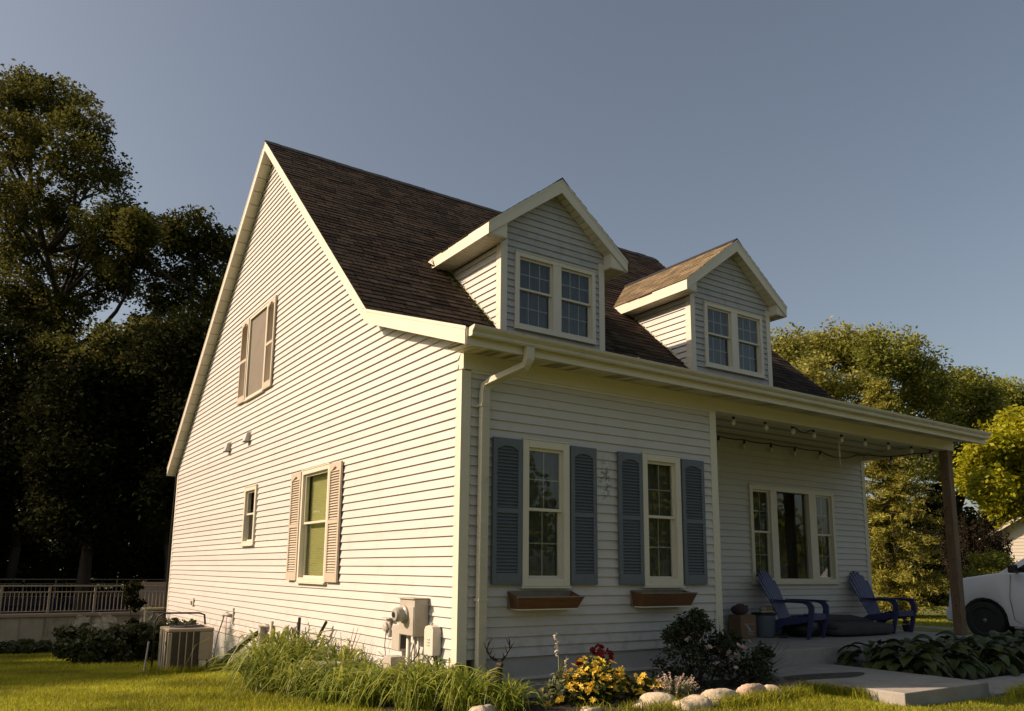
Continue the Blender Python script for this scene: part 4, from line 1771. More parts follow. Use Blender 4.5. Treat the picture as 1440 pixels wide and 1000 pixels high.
# dog bed between the chairs
t = empty("dog_bed", (8.45, 1.05, -0.098), label="dark grey padded dog bed with a raised bolster lying between the blue chairs", cat="dog bed")
q = MB()
blob(q, 0, 3, 0.88, 0.42, 0.10, 24, 12, 0.02, 0.0, (0, 0, 0.10), 0.45)
obj("cushion", q, DARKG, t, smooth=True)
q = MB()
q.tube([(-0.80, -0.30, 0.17), (-0.84, 0.0, 0.22), (-0.78, 0.28, 0.24), (-0.40, 0.34, 0.25), (0.1, 0.33, 0.22), (0.5, 0.33, 0.22), (0.80, 0.28, 0.17), (0.84, 0.05, 0.14)],
       [0.05, 0.09, 0.10, 0.085, 0.095, 0.085, 0.08, 0.04], 12)
obj("bolster", q, DARKG, t, smooth=True)
q = MB()
blob(q, 0, 9, 0.34, 0.30, 0.16, 18, 10, 0.07, 0.0, (-1.05, 0.20, 0.15), 0.7)
obj("folded_end", q, BLACK, t, smooth=True)

# cardboard box with a knitted bundle on top
t = empty("cardboard_box", (6.12, 1.42, -0.098), rz=radians(-4), label="brown cardboard box with a white printed emblem against the porch wall", cat="box")
q = MB()
q.box(-0.17, 0.17, -0.13, 0.13, 0, 0.36)
obj("carton", q, CARD, t, bevel=0.004)
PRW = mat("white_print", (0.34, 0.33, 0.32), 0.7, 0.2, 50)
q = MB()
for (x0_, x1_, z0_) in ((-0.10, 0.03, 0.215), (0.05, 0.14, 0.215), (-0.02, 0.12, 0.10), (-0.03, 0.10, 0.075), (0.0, 0.10, 0.05)):
    q.box(x0_, x1_, -0.1325, -0.131, z0_, z0_ + 0.010)
obj("printed_lines", q, PRW, t, kind='stuff')
q = MB()
q.prism([(-0.06, 0.20), (-0.03, 0.215), (0.05, 0.13), (0.045, 0.10), (0.02, 0.11)], -0.1340, -0.1315, lambda a, b, d: Vector((a, d, b)))
obj("printed_emblem", q, mat("pale_blue_print", (0.30, 0.34, 0.40), 0.6), t)
t = empty("knit_bundle", (6.10, 1.44, 0.262), label="dark purple knitted bundle lying on top of the cardboard box", cat="bundle")
q = MB()
blob(q, 0, 5, 0.135, 0.12, 0.085, 18, 12, 0.05, 0.2, (0, 0, 0.075))
obj("yarn_ball", q, mat("purple_brown_knit", (0.035, 0.018, 0.026), 0.95, 0.0, 45, 0.9, 60, c2=(0.12, 0.08, 0.08)), t, smooth=True)
q = MB()
for k in range(26):
    a = random.uniform(0, 6.28)
    b = random.uniform(0.1, 1.3)
    p = Vector((0.135 * cos(a) * sin(b), 0.12 * sin(a) * sin(b), 0.075 + 0.085 * cos(b)))
    q.tube([p, p * 1.07 + Vector((0.03, 0.0, 0.004)), p + Vector((0.05, 0.01, -0.01))], 0.005, 4)
obj("yarn_strand", q, mat("pale_yarn", (0.14, 0.09, 0.09), 0.9), t, kind='stuff')

# bin with shoes on the lid
bx, by_ = 6.60, 1.38
t = empty("storage_bin", (bx, by_, -0.098), label="blue grey round bin with a dark lid on the porch beside the cardboard box", cat="bin")
q = MB()
q.lathe([(0.155, 0), (0.165, 0.02), (0.185, 0.33), (0.19, 0.345)], 28)
obj("bucket", q, BINM, t, smooth=True)
q = MB()
q.lathe([(0.198, 0.0), (0.20, 0.03), (0.17, 0.042), (0.0, 0.045)], 28, c=(0, 0, 0.346))
obj("lid", q, BLACK, t)
q = MB()
q.tube([(0.195, -0.02, 0.35), (0.21, -0.02, 0.33), (0.20, -0.02, 0.30)], 0.012, 6)
obj("latch", q, BLACK, t)
for (xx, c_, lb, nm) in ((-0.06, (0.30, 0.28, 0.22), "pale canvas shoe lying on the bin lid, the left one", "shoe"), (0.09, (0.26, 0.20, 0.08), "yellowish round-toed shoe lying on the bin lid, the right one", "shoe")):
    t = empty("shoe", (bx + xx, by_ - 0.04, 0.297), rz=0.5 if xx < 0 else -0.3, label=lb, cat="shoe")
    q = MB()
    blob(q, 0, 11, 0.115, 0.055, 0.058, 14, 8, 0.03, 0.3, (0, 0, 0.042))
    obj("upper", q, mat("shoe_%s" % ("pale" if xx < 0 else "tan"), c_, 0.8, 0.3, 25), t, smooth=True)
    q = MB()
    q.lathe([(1.0, 0), (1.0, 0.16)], 16, M=Matrix.Diagonal((0.122, 0.058, 0.12)))
    obj("sole", q, mat("white_sole", (0.42, 0.39, 0.30), 0.7), t)
t = empty("dark_sandal", (6.70, 1.08, -0.098), label="small dark sandal on the porch floor in front of the bin", cat="sandal")
q = MB()
blob(q, 0, 2, 0.11, 0.05, 0.03, 14, 8, 0.05, 0.2, (0, 0, 0.028))
obj("sole", q, BLACK, t, smooth=True)
q = MB()
q.tube([(0.0, -0.05, 0.03), (0.0, -0.02, 0.08), (0.0, 0.02, 0.08), (0.0, 0.05, 0.03)], 0.012, 6)
obj("strap", q, BLACK, t, smooth=True)
# wall outlet low on the recessed wall
t = empty("outlet_cover", (7.36, R - 0.02, -0.02), label="small pale outlet cover low on the recessed porch wall", cat="outlet")
q = MB()
q.box(-0.08, 0.08, -0.02, -0.001, 0, 0.10)
obj("plate", q, PIPEW, t, bevel=0.004)
q = MB()
q.box(-0.05, 0.05, -0.026, -0.021, 0.02, 0.08)
obj("flap", q, GALV, t)

# string lights ---------------------------------------------------------------
t = empty("string_lights", (4.3, 0.5, 3.1), label="string of clear bulbs on a dark cord round the porch ceiling", cat="string lights")
O = Vector((4.3, 0.5, 3.1))
strand = [(4.35, 0.14, 3.165)]
bulbs = []
s1 = [4.60, 5.28, 5.91, 6.43, 7.16, 7.81, 8.48, 9.18]
s2 = [5.2, 5.93, 6.58, 7.27, 7.94, 8.68]
segs = []
a = [Vector((4.12, 0.14, 3.20))] + [Vector((x_, 0.14, 3.16)) for x_ in s1] + [Vector((9.9, 0.15, 3.13))]
segs.append(a)
b = [Vector((4.3, 1.58, 3.19))] + [Vector((x_, 1.60, 3.175)) for x_ in s2] + [Vector((9.84, 1.60, 3.20))]
segs.append(b)
c = [Vector((9.84, 1.60, 3.20)), Vector((10.08, 1.50, 3.21)), Vector((10.08, 1.05, 3.13)), Vector((10.08, 0.60, 3.13)), Vector((10.06, 0.36, 3.11)), Vector((9.95, 0.22, 3.10)), Vector((9.9, 0.15, 3.13))]
segs.append(c)
q = MB()
for sg in segs:
    full = []
    for i in range(len(sg) - 1):
        p, r_ = sg[i], sg[i + 1]
        sag = 0.025 * (r_ - p).length
        if sg is a and i == 3:
            sag = 0.10
        if sg is b and i == len(sg) - 2:
            sag = 0.10
        for k in range(6):
            f = k / 6
            full.append(p.lerp(r_, f) - Vector((0, 0, sag * 4 * f * (1 - f))) - O)
    full.append(sg[-1] - O)
    q.tube(full, 0.010, 5)
obj("cord", q, BLACK, t)
bm_s = MB()
bm_s.lathe([(0.014, 0.0), (0.020, -0.02), (0.021, -0.06), (0.016, -0.066)], 8)
me_s = mesh_of("socket", bm_s, BLACK)
bm_b = MB()
bm_b.lathe([(0.013, -0.058), (0.030, -0.095), (0.036, -0.120), (0.026, -0.150), (0.0, -0.160)], 10)
me_b = mesh_of("bulb", bm_b, mat("frosted_bulb", (0.62, 0.58, 0.50), 0.15, 0.1, 5), smooth=True)
pts = [Vector((x_, 0.14, 3.155)) for x_ in s1] + [Vector((x_, 1.60, 3.17)) for x_ in s2] + \
      [Vector((10.08, 1.05, 3.125)), Vector((10.07, 0.45, 3.11)), Vector((9.97, 0.25, 3.095)), Vector((9.80, 0.15, 3.12))]
for p in pts:
    so = link("socket", me_s, t, p - O)
    so.rotation_euler = (random.uniform(-.15, .15), random.uniform(-.15, .15), 0)
    bo = link("bulb", me_b, so, (0, 0, 0))
t = empty("pull_cord", (7.16, 0.20, 3.118), label="thin pale cord hanging from the porch beam in front of the wall", cat="cord")
q = MB()
q.tube([(0, 0, 0), (0.01, 0.01, -0.25), (0.02, 0.0, -0.5)], 0.005, 5)
q.tube([(0.03, 0, 0), (0.03, 0.01, -0.2), (0.02, 0.0, -0.35)], 0.004, 5)
obj("cord", q, PIPEW, t, kind='stuff')


# ------------------------------------------------------------------ vegetation
def leaf_cloud(C, cnt, spread, size, seed=0, aspect=0.55, zflat=0.8, up=0.0, droop=0.0):
    """C (n,3) clump centres; returns V,F,R of small rhombic leaves, in clumps"""
    r = np.random.default_rng(seed)
    n = len(C)
    sp = np.asarray(spread)
    if sp.ndim == 0:
        sp = np.full(n, spread)
    P = np.repeat(C, cnt, axis=0)
    S = np.repeat(sp, cnt)
    d = r.normal(size=P.shape)
    d /= np.linalg.norm(d, axis=1)[:, None] + 1e-9
    rad = r.random(len(P)) ** 0.5
    P = P + d * (rad * S)[:, None] * np.array([1, 1, zflat])
    a = r.normal(size=P.shape)
    a[:, 2] = a[:, 2] * 0.6 + up - droop
    a /= np.linalg.norm(a, axis=1)[:, None]
    b = r.normal(size=P.shape)
    b -= a * (a * b).sum(1)[:, None]
    b /= np.linalg.norm(b, axis=1)[:, None]
    L_ = size * (0.6 + 0.8 * r.random(len(P)))
    a = a * L_[:, None]
    b = b * (L_ * aspect)[:, None]
    V = np.empty((len(P), 4, 3))
    V[:, 0] = P - a * 0.5
    V[:, 1] = P + b * 0.5 - a * 0.05
    V[:, 2] = P + a * 0.5
    V[:, 3] = P - b * 0.5 - a * 0.05
    F = np.arange(len(P) * 4).reshape(-1, 4)
    R = r.random(len(P)) * 0.6 + np.repeat(r.random(n), cnt) * 0.4
    return V.reshape(-1, 3), F, R


def limb(mb_, p0, p1, r0, r1, seed, n=6, wob=0.08, sag=0.0):
    rr = random.Random(seed)
    L_ = (p1 - p0).length
    n = max(n, 6) if L_ > 1.0 else n
    A = Vector((rr.uniform(-1, 1), rr.uniform(-1, 1), rr.uniform(-1, 0.2)))
    B = Vector((rr.uniform(-1, 1), rr.uniform(-1, 1), rr.uniform(-.6, .6)))
    pts, rad = [], []
    for i in range(n + 1):
        f = i / n
        j = (A * sin(pi * f) * 1.3 + B * sin(2 * pi * f) * 0.5) * L_ * wob
        pts.append(p0.lerp(p1, f) + j + Vector((0, 0, sag * L_ * sin(pi * f))))
        rad.append(lerp(r0, r1, f ** 0.8))
    mb_.tube(pts, rad, 7, cap=True)
    return pts


def tree(name, label, cat, base, lobes, tr, fork, nclump, cnt, lsize, spread, lm, seed, group=None, droop=0.0, zflat=0.8, aspect=0.55,
         inner=0.5, twigs=2, bark=BARK):
    """lobes: (Vector centre, radius) in world space"""
    base = Vector(base)
    t = empty(name, base, label=label, cat=cat, group=group)
    q = MB()
    fk = Vector(fork) if not isinstance(fork, (int, float)) else Vector((base.x, base.y, base.z + fork))
    tp = limb(q, Vector((0, 0, -0.3)), fk - base, tr, tr * 0.62, seed, 8, 0.03)
    Cs, Ss = [], []
    r = np.random.default_rng(seed)
    top = sorted(lobes, key=lambda l: -l[0].z)[0][0]
    spine = limb(q, fk - base, top - base, tr * 0.6, tr * 0.12, seed + 1, 8, 0.06)
    for i, (c, rad) in enumerate(lobes):
        c = Vector(c)
        cl = c - base
        # start on the spine, lower than the lobe
        cand = [p for p in tp[4:] + spine if p.z < cl.z - 0.25 * (cl - p).length] or [tp[-1]]
        st = min(cand, key=lambda p: (p - cl).length)
        limb(q, st, cl, tr * 0.34, tr * 0.09, seed + 10 + i, 6, 0.08)
        k = nclump
        d = r.normal(size=(k, 3))
        d /= np.linalg.norm(d, axis=1)[:, None]
        rr = (inner + (1 - inner) * r.random(k)) * rad
        pc = np.array(cl) + d * rr[:, None] * np.array([1, 1, 0.85])
        Cs.append(pc)
        Ss.append(np.full(k, 1.0) * spread * (0.6 + 0.8 * r.random(k)))
        for j in range(twigs):
            limb(q, cl.lerp(st, 0.35 * r.random()), Vector(pc[j]), tr * 0.10, tr * 0.02, seed * 7 + i * 31 + j, 4, 0.1)
    obj("trunk", q, bark, t, smooth=True)
    V, F, R = leaf_cloud(np.concatenate(Cs), cnt, np.concatenate(Ss), lsize, seed, aspect, zflat, droop=droop)
    big("crown", V, F, R, lm, t)
    return t


def LB(lst, d0, seed, dj=2.0):
    rr = random.Random(seed)
    out = []
    for (u, v, rp) in lst:
        d = d0 + rr.uniform(-dj, dj)
        out.append((at(u, v, d), rp * d / 1125.0))
    return out


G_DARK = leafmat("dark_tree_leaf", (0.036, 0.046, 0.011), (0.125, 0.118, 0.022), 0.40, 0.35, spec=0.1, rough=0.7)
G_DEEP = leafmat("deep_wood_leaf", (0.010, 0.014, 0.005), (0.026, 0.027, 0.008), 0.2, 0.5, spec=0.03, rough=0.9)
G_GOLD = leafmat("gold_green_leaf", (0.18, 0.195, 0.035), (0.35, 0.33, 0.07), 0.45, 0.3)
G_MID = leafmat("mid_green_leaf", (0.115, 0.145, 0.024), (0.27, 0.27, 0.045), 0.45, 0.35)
G_MAPLE = leafmat("bright_maple_leaf", (0.26, 0.27, 0.010), (0.42, 0.40, 0.02), 0.5, 0.25)
G_LARCH = leafmat("feathery_conifer_leaf", (0.15, 0.155, 0.022), (0.31, 0.28, 0.045), 0.4, 0.45)
G_PURP = leafmat("purple_shrub_leaf", (0.010, 0.009, 0.006), (0.030, 0.023, 0.014), 0.12, 0.3, spec=0.05)

# tall trees at the left, thinner crowns with sky between the branches
def footing(u, d):
    p = at(u, 800, d)
    return (p.x, p.y, ground_z(p.x, p.y))


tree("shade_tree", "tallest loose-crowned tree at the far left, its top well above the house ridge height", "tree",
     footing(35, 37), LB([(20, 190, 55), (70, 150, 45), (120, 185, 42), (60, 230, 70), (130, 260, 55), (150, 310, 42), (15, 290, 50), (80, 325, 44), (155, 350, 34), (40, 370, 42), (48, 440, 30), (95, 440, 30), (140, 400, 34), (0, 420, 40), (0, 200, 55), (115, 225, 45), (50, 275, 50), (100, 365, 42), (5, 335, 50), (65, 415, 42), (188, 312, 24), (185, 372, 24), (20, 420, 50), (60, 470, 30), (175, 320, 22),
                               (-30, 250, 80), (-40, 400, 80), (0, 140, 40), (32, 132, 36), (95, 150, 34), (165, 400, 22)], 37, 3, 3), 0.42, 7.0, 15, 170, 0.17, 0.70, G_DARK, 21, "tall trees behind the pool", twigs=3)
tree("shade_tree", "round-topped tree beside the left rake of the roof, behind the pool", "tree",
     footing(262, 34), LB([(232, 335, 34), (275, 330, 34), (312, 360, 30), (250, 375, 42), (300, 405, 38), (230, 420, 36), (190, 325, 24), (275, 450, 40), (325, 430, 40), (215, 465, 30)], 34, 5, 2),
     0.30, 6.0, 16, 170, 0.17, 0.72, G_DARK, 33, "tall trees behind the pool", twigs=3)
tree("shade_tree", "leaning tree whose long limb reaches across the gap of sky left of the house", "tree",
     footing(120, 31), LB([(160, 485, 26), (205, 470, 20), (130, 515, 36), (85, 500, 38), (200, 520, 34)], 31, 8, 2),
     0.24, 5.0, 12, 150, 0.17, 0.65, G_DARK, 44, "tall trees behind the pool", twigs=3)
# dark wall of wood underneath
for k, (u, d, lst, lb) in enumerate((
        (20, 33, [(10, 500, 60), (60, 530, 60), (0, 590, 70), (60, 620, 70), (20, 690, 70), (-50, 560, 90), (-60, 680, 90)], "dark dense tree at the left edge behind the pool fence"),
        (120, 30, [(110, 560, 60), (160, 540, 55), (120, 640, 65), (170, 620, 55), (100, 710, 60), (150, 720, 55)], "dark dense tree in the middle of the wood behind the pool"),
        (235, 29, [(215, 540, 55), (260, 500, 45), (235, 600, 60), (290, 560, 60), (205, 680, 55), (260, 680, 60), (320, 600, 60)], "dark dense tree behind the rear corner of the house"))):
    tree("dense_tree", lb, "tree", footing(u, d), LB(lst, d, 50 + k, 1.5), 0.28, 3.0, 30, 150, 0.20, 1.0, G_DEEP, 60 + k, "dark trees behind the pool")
# undergrowth along the wood edge
C_ = []
for i in range(420):
    x_ = random.uniform(-16, 12)
    y_ = 33.5 + random.uniform(-1.8, 1.6) + 0.05 * x_
    C_.append((x_, y_, ground_z(x_, y_) + random.uniform(0.1, 3.8)))
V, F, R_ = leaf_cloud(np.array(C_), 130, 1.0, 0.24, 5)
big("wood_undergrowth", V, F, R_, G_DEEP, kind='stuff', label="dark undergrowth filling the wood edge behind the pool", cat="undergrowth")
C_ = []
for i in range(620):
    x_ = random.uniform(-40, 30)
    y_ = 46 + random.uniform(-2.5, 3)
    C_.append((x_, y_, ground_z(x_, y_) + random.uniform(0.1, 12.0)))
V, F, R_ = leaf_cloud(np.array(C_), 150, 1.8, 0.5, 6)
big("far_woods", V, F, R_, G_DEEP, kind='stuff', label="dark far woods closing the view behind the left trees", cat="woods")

# the trees left of the frame that shade the pool yard
for k, (x_, y_, h_) in enumerate(((-24, 16.4, 16.6), (-24, 19.8, 16.8), (-24, 23.5, 17), (-26, 34, 16), (-22, 40, 17), (-17, 35, 15), (-13, 42, 16))):
    lobes = []
    rr = random.Random(k)
    for j in range(13):
        lobes.append((Vector((x_ + rr.uniform(-2.0, 2.0), y_ + rr.uniform(-1.8, 2.0), -1.2 + h_ * (rr.uniform(0.70, 0.865) if j % 2 else rr.uniform(0.3, 0.75)))), 1.7))
    tree("yard_tree", "tall tree in the row along the left side of the yard", "tree", (x_, y_, ground_z(x_, y_)), lobes, 0.3, 3.5, 20, 90, 0.45, 1.5, G_DARK, 80 + k,
         "trees along the left side of the yard")

# trees at the right, lit by the sun
RG = "trees beyond the driveway"
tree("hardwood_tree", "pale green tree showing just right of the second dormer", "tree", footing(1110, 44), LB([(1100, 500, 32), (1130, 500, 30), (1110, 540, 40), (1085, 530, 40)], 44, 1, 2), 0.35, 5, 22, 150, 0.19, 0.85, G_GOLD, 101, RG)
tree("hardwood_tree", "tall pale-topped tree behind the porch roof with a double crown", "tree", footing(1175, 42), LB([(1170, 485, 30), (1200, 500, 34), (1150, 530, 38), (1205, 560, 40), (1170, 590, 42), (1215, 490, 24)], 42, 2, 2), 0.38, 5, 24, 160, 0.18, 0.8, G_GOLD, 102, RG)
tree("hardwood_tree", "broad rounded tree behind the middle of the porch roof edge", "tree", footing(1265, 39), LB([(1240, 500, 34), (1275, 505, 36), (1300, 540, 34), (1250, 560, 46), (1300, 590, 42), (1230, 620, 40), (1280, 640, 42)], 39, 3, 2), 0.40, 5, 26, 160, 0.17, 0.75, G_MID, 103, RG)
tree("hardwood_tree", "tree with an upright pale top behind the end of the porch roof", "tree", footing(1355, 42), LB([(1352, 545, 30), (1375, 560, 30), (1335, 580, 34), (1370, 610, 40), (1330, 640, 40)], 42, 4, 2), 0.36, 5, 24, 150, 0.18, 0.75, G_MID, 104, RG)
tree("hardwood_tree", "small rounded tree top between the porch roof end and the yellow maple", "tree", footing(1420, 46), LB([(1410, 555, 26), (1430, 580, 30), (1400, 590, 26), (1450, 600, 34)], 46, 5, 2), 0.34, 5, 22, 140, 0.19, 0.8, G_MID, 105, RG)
tree("maple_tree", "bright yellow-green maple at the right edge above the neighbouring roof", "tree", footing(1460, 29), LB([(1425, 630, 26), (1400, 665, 24), (1440, 660, 34), (1465, 620, 40), (1392, 685, 15), (1420, 695, 20), (1470, 680, 30), (1380, 650, 14), (1500, 640, 60), (1520, 700, 40), (1405, 625, 26), (1375, 675, 18), (1410, 712, 16), (1445, 600, 30), (1388, 640, 20)], 29, 6, 1.2), 0.28, 3.5, 26, 100, 0.17, 0.62, G_MAPLE, 106)


# feathery conifer: tiers of drooping boughs
def conifer(name, label, cat, base, h, rmax, lm, seed, tiers=26, cnt=60, lsize=0.10, zb=0.3, group=None):
    rr = random.Random(seed)
    base = Vector(base)
    t = empty(name, base, label=label, cat=cat, group=group)
    q = MB()
    limb(q, Vector((0, 0, -0.2)), Vector((0, 0, h)), 0.16, 0.02, seed, 8, 0.01)
    Cs = []
    for i in range(tiers):
        f = i / tiers
        z = zb + (h - zb) * f
        rad = rmax * (1 - f) ** 0.7 * rr.uniform(0.8, 1.12)
        for k in range(rr.randint(6, 9)):
            a = rr.uniform(0, 6.28)
            e = Vector((cos(a) * rad, sin(a) * rad, z + rr.uniform(-0.1, 0.25)))
            s = Vector((0, 0, z))
            limb(q, s, e, 0.022, 0.006, seed + i * 9 + k, 3, 0.03, 0.10)
            for j in range(7):
                g_ = (j + 1.2) / 8
                Cs.append(tuple(s.lerp(e, g_) + Vector((rr.uniform(-.12, .12), rr.uniform(-.12, .12), 0.12 * sin(pi * g_) * rad - 0.08))))
    obj("trunk", q, BARK, t)
    V, F, R_ = leaf_cloud(np.array(Cs), cnt, 0.26, lsize, seed, 0.25, 0.55, droop=0.5)
    big("crown", V, F, R_, lm, t)
    return t


conifer("feathery_conifer", "golden green feathery conifer seen between the porch wall and the wooden post", "conifer", footing(1252, 27), 8.2, 2.05, G_LARCH, 201, 34, 26, 0.15, 0.25)
conifer("dark_spruce", "dark spruce right behind the wooden porch post", "conifer", footing(1338, 41), 9.5, 2.4, G_DEEP, 202, 26, 40, 0.20, 0.2)
# upright purple shrub
b = Vector(footing(1372, 30))
t = empty("purple_shrub", b, label="dark purple-brown shrub with upright wands left of the neighbouring house", cat="shrub")
q = MB()
Cs = []
rr = random.Random(4)
for i in range(95):
    a = rr.uniform(0, 6.28)
    f = sqrt(rr.random())
    p0 = Vector((cos(a) * f * 0.5, sin(a) * f * 0.5, 0))
    hh = rr.uniform(2.8, 4.0) * (1 - 0.25 * f)
    p1 = Vector((cos(a) * f * 1.25, sin(a) * f * 1.25, hh))
    limb(q, p0, p1, 0.02, 0.004, i, 4, 0.02)
    for j in range(13):
        g_ = 0.15 + 0.85 * j / 12
        Cs.append(tuple(p0.lerp(p1, g_)))
obj("stems", q, BARK, t, kind='stuff')
V, F, R_ = leaf_cloud(np.array(Cs), 26, 0.13, 0.09, 9, 0.5, 1.6, up=0.7)
big("foliage", V, F, R_, G_PURP, t)


def bush(name, label, cat, base, lobes, lm, seed, nclump=20, cnt=60, lsize=0.08, spread=0.18, group=None, stems=8, **kw):
    base = Vector(base)
    t = empty(name, base, label=label, cat=cat, group=group)
    r = np.random.default_rng(seed)
    q = MB()
    Cs = []
    for i, (c, rad) in enumerate(lobes):
        c = Vector(c)
        limb(q, Vector((c.x * 0.15, c.y * 0.15, -0.05)), c, 0.012 + rad * 0.02, 0.005, seed + i, 4, 0.08)
        d = r.normal(size=(nclump, 3))
        d /= np.linalg.norm(d, axis=1)[:, None]
        pc = np.array(c) + d * (0.45 + 0.55 * r.random(nclump))[:, None] * rad
        pc[:, 2] = np.maximum(pc[:, 2], 0.02)
        Cs.append(pc)
        for j in range(3):
            limb(q, c * 0.6, Vector(pc[j]), 0.006 + rad * 0.008, 0.002, seed + 77 + i * 3 + j, 3, 0.1)
    obj("stems", q, BARK, t, kind='stuff')
    V, F, R_ = leaf_cloud(np.concatenate(Cs), cnt, spread, lsize, seed, **kw)
    big("foliage", V, F, R_, lm, t)
    return t


bush("evergreen_bush", "rounded olive green bush in front of the neighbouring house wall", "bush", footing(1392, 27), [((0, 0, 1.0), 0.9), ((0.5, -0.5, 0.8), 0.8), ((-0.5, 0.4, 0.8), 0.8), ((0.1, 0, 1.7), 0.6), ((0.9, -0.8, 0.7), 0.7), ((0.4, -0.3, 1.4), 0.6)],
     G_MID, 301, 40, 55, 0.11, 0.28)
bush("evergreen_bush", "low dark bush on the far lawn edge behind the porch end", "bush", footing(1305, 38), [((0, 0, 0.7), 0.8), ((0.9, 0, 0.7), 0.8), ((-1.0, 0.4, 0.8), 0.8)], G_DEEP, 302, 40, 50, 0.14, 0.3)
# far tree belt closing the right horizon
C_ = []
for i in range(1100):
    a = random.uniform(0, 1)
    x_ = lerp(22, 95, a)
    y_ = lerp(60, 8, a) + random.uniform(-3, 3)
    C_.append((x_, y_, -0.5 + random.uniform(0.0, 7.5)))
V, F, R_ = leaf_cloud(np.array(C_), 100, 1.6, 0.5, 7)
big("far_woods", V, F, R_, G_DEEP, kind='stuff', label="dark far tree belt closing the view beyond the right lawn", cat="woods")

# trees behind the photographer, seen only as reflections in the window glass
for k, (x_, y_, h_) in enumerate(((6, -32, 11), (14, -30, 12), (22, -33, 12), (30, -28, 11), (-4, -34, 11), (38, -24, 10), (46, -18, 10))):
    rr = random.Random(k + 40)
    lobes = [(Vector((x_ + rr.uniform(-3, 3), y_ + rr.uniform(-2, 2), h_ * rr.uniform(0.2, 0.85))), 2.3) for j in range(9)]
    tree("street_tree", "tree in the row across the street, mirrored in the window glass", "tree", (x_, y_, ground_z(x_, y_)), lobes, 0.3, 3, 12, 45, 0.5, 1.5, G_MID, 120 + k, "trees across the street")


# ------------------------------------------------------------------ grass
def grass(name, pts, h, wd, m, seed, lean=0.5, kind='stuff', label=None, **kw):
    r = np.random.default_rng(seed)
    P = np.array(pts)
    n = len(P)
    a = r.random(n) * 2 * pi
    la = r.random(n) * 2 * pi
    H = h * (0.5 + 0.8 * r.random(n))
    W_ = wd * (0.7 + 0.6 * r.random(n))
    ln = lean * (0.2 + r.random(n))
    side = np.stack([np.cos(a), np.sin(a), np.zeros(n)], 1) * W_[:, None] * 0.5
    ld = np.stack([np.cos(la), np.sin(la), np.zeros(n)], 1)
    mid = P + ld * (H * ln * 0.3)[:, None] + np.array([0, 0, 1]) * (H * 0.6)[:, None]
    tip = P + ld * (H * ln)[:, None] + np.array([0, 0, 1]) * (H * (1.0 - 0.25 * ln))[:, None]
    V = np.empty((n, 5, 3))
    V[:, 0] = P - side
    V[:, 1] = P + side
    V[:, 2] = mid + side * 0.8
    V[:, 3] = mid - side * 0.8
    V[:, 4] = tip
    base = np.arange(n)[:, None] * 5
    F = np.concatenate([base + np.array([0, 1, 2]), base + np.array([0, 2, 3]), base + np.array([3, 2, 4])], 0)
    R_ = np.tile(r.random(n), 3)
    return big(name, V.reshape(-1, 3), F, R_, m, kind=kind, **kw)


GRASS = leafmat("grass_blade", (0.18, 0.215, 0.010), (0.38, 0.36, 0.035), 0.45, 0.45, rough=0.55)


def inpoly(x, y, poly):
    c = False
    n = len(poly)
    j = n - 1
    for i in range(n):
        if (poly[i][1] > y) != (poly[j][1] > y) and x < (poly[j][0] - poly[i][0]) * (y - poly[i][1]) / (poly[j][1] - poly[i][1]) + poly[i][0]:
            c = not c
        j = i
    return c


BEDS = [[(-0.55, -0.75), (0.3, -1.30), (1.1, -1.42), (2.0, -1.58), (3.0, -1.55), (3.7, -1.35), (4.0, -1.1), (4.03, 0.0), (2.0, 0.0), (0.0, 0.0), (-0.4, -0.2)],
        [(-0.7, 0.0), (0.0, 0.0), (0.0, 4.3), (-0.5, 4.3), (-0.8, 3.6), (-0.85, 2.0)],
        [(-0.0, -0.01), (10.3, -0.01), (10.3, 15), (-0.0, 15)], [(4.0, -2.47), (5.82, -2.47), (5.82, 0), (4.0, 0)],
        [(5.8, -2.52), (12.6, -2.52), (12.6, 0.5), (5.8, 0.5)], [(12.5, -30), (18.3, -30), (18.3, 16), (12.5, 16)]]


def scatter(n, x0, x1, y0, y1, dens=None, seed=1):
    rr = random.Random(seed)
    out = []
    hs_ = []
    for i in range(n):
        x_, y_ = rr.uniform(x0, x1), rr.uniform(y0, y1)
        dx, dy = x_ - CAM.x, y_ - CAM.y
        dep = dx * fwd.x + dy * fwd.y
        lat = dx * rgt.x + dy * rgt.y
        if dep < 3 or abs(lat) > dep * 0.70 + 0.3:
            continue
        if any(inpoly(x_, y_, p) for p in BEDS):
            continue
        out.append((x_, y_, gz(x_, y_) - 0.008))
    return out


pts = scatter(150000, -5.2, -0.2, -1.5, 8.5, seed=1)
grass("lawn_grass", pts, 0.065, 0.008, GRASS, 1, label="sunlit short lawn grass left of the house", cat="grass")
pts = scatter(60000, -6, 0, 8.5, 18.5, seed=2)
grass("lawn_grass", pts, 0.07, 0.012, GRASS, 2, label="shaded lawn grass in front of the pool", cat="grass")
pts = [p for p in scatter(190000, -0.8, 7.5, -5.2, -0.9, seed=3) if not (3.6 < p[0] < 6.2 and p[1] > -3.0 and random.random() < 0.45)]
grass("lawn_grass", pts, np.array([0.045 if (p[0] > 3.7 and p[1] > -3.1) else 0.085 for p in pts]), 0.0065, GRASS, 3, lean=0.8, label="shaggy lawn grass in front of the rocks and walkway", cat="grass")
pts = scatter(60000, 6, 24, -5, 14, seed=4)
grass("lawn_grass", pts, 0.08, 0.018, GRASS, 4, label="lawn grass beyond the porch end", cat="grass")
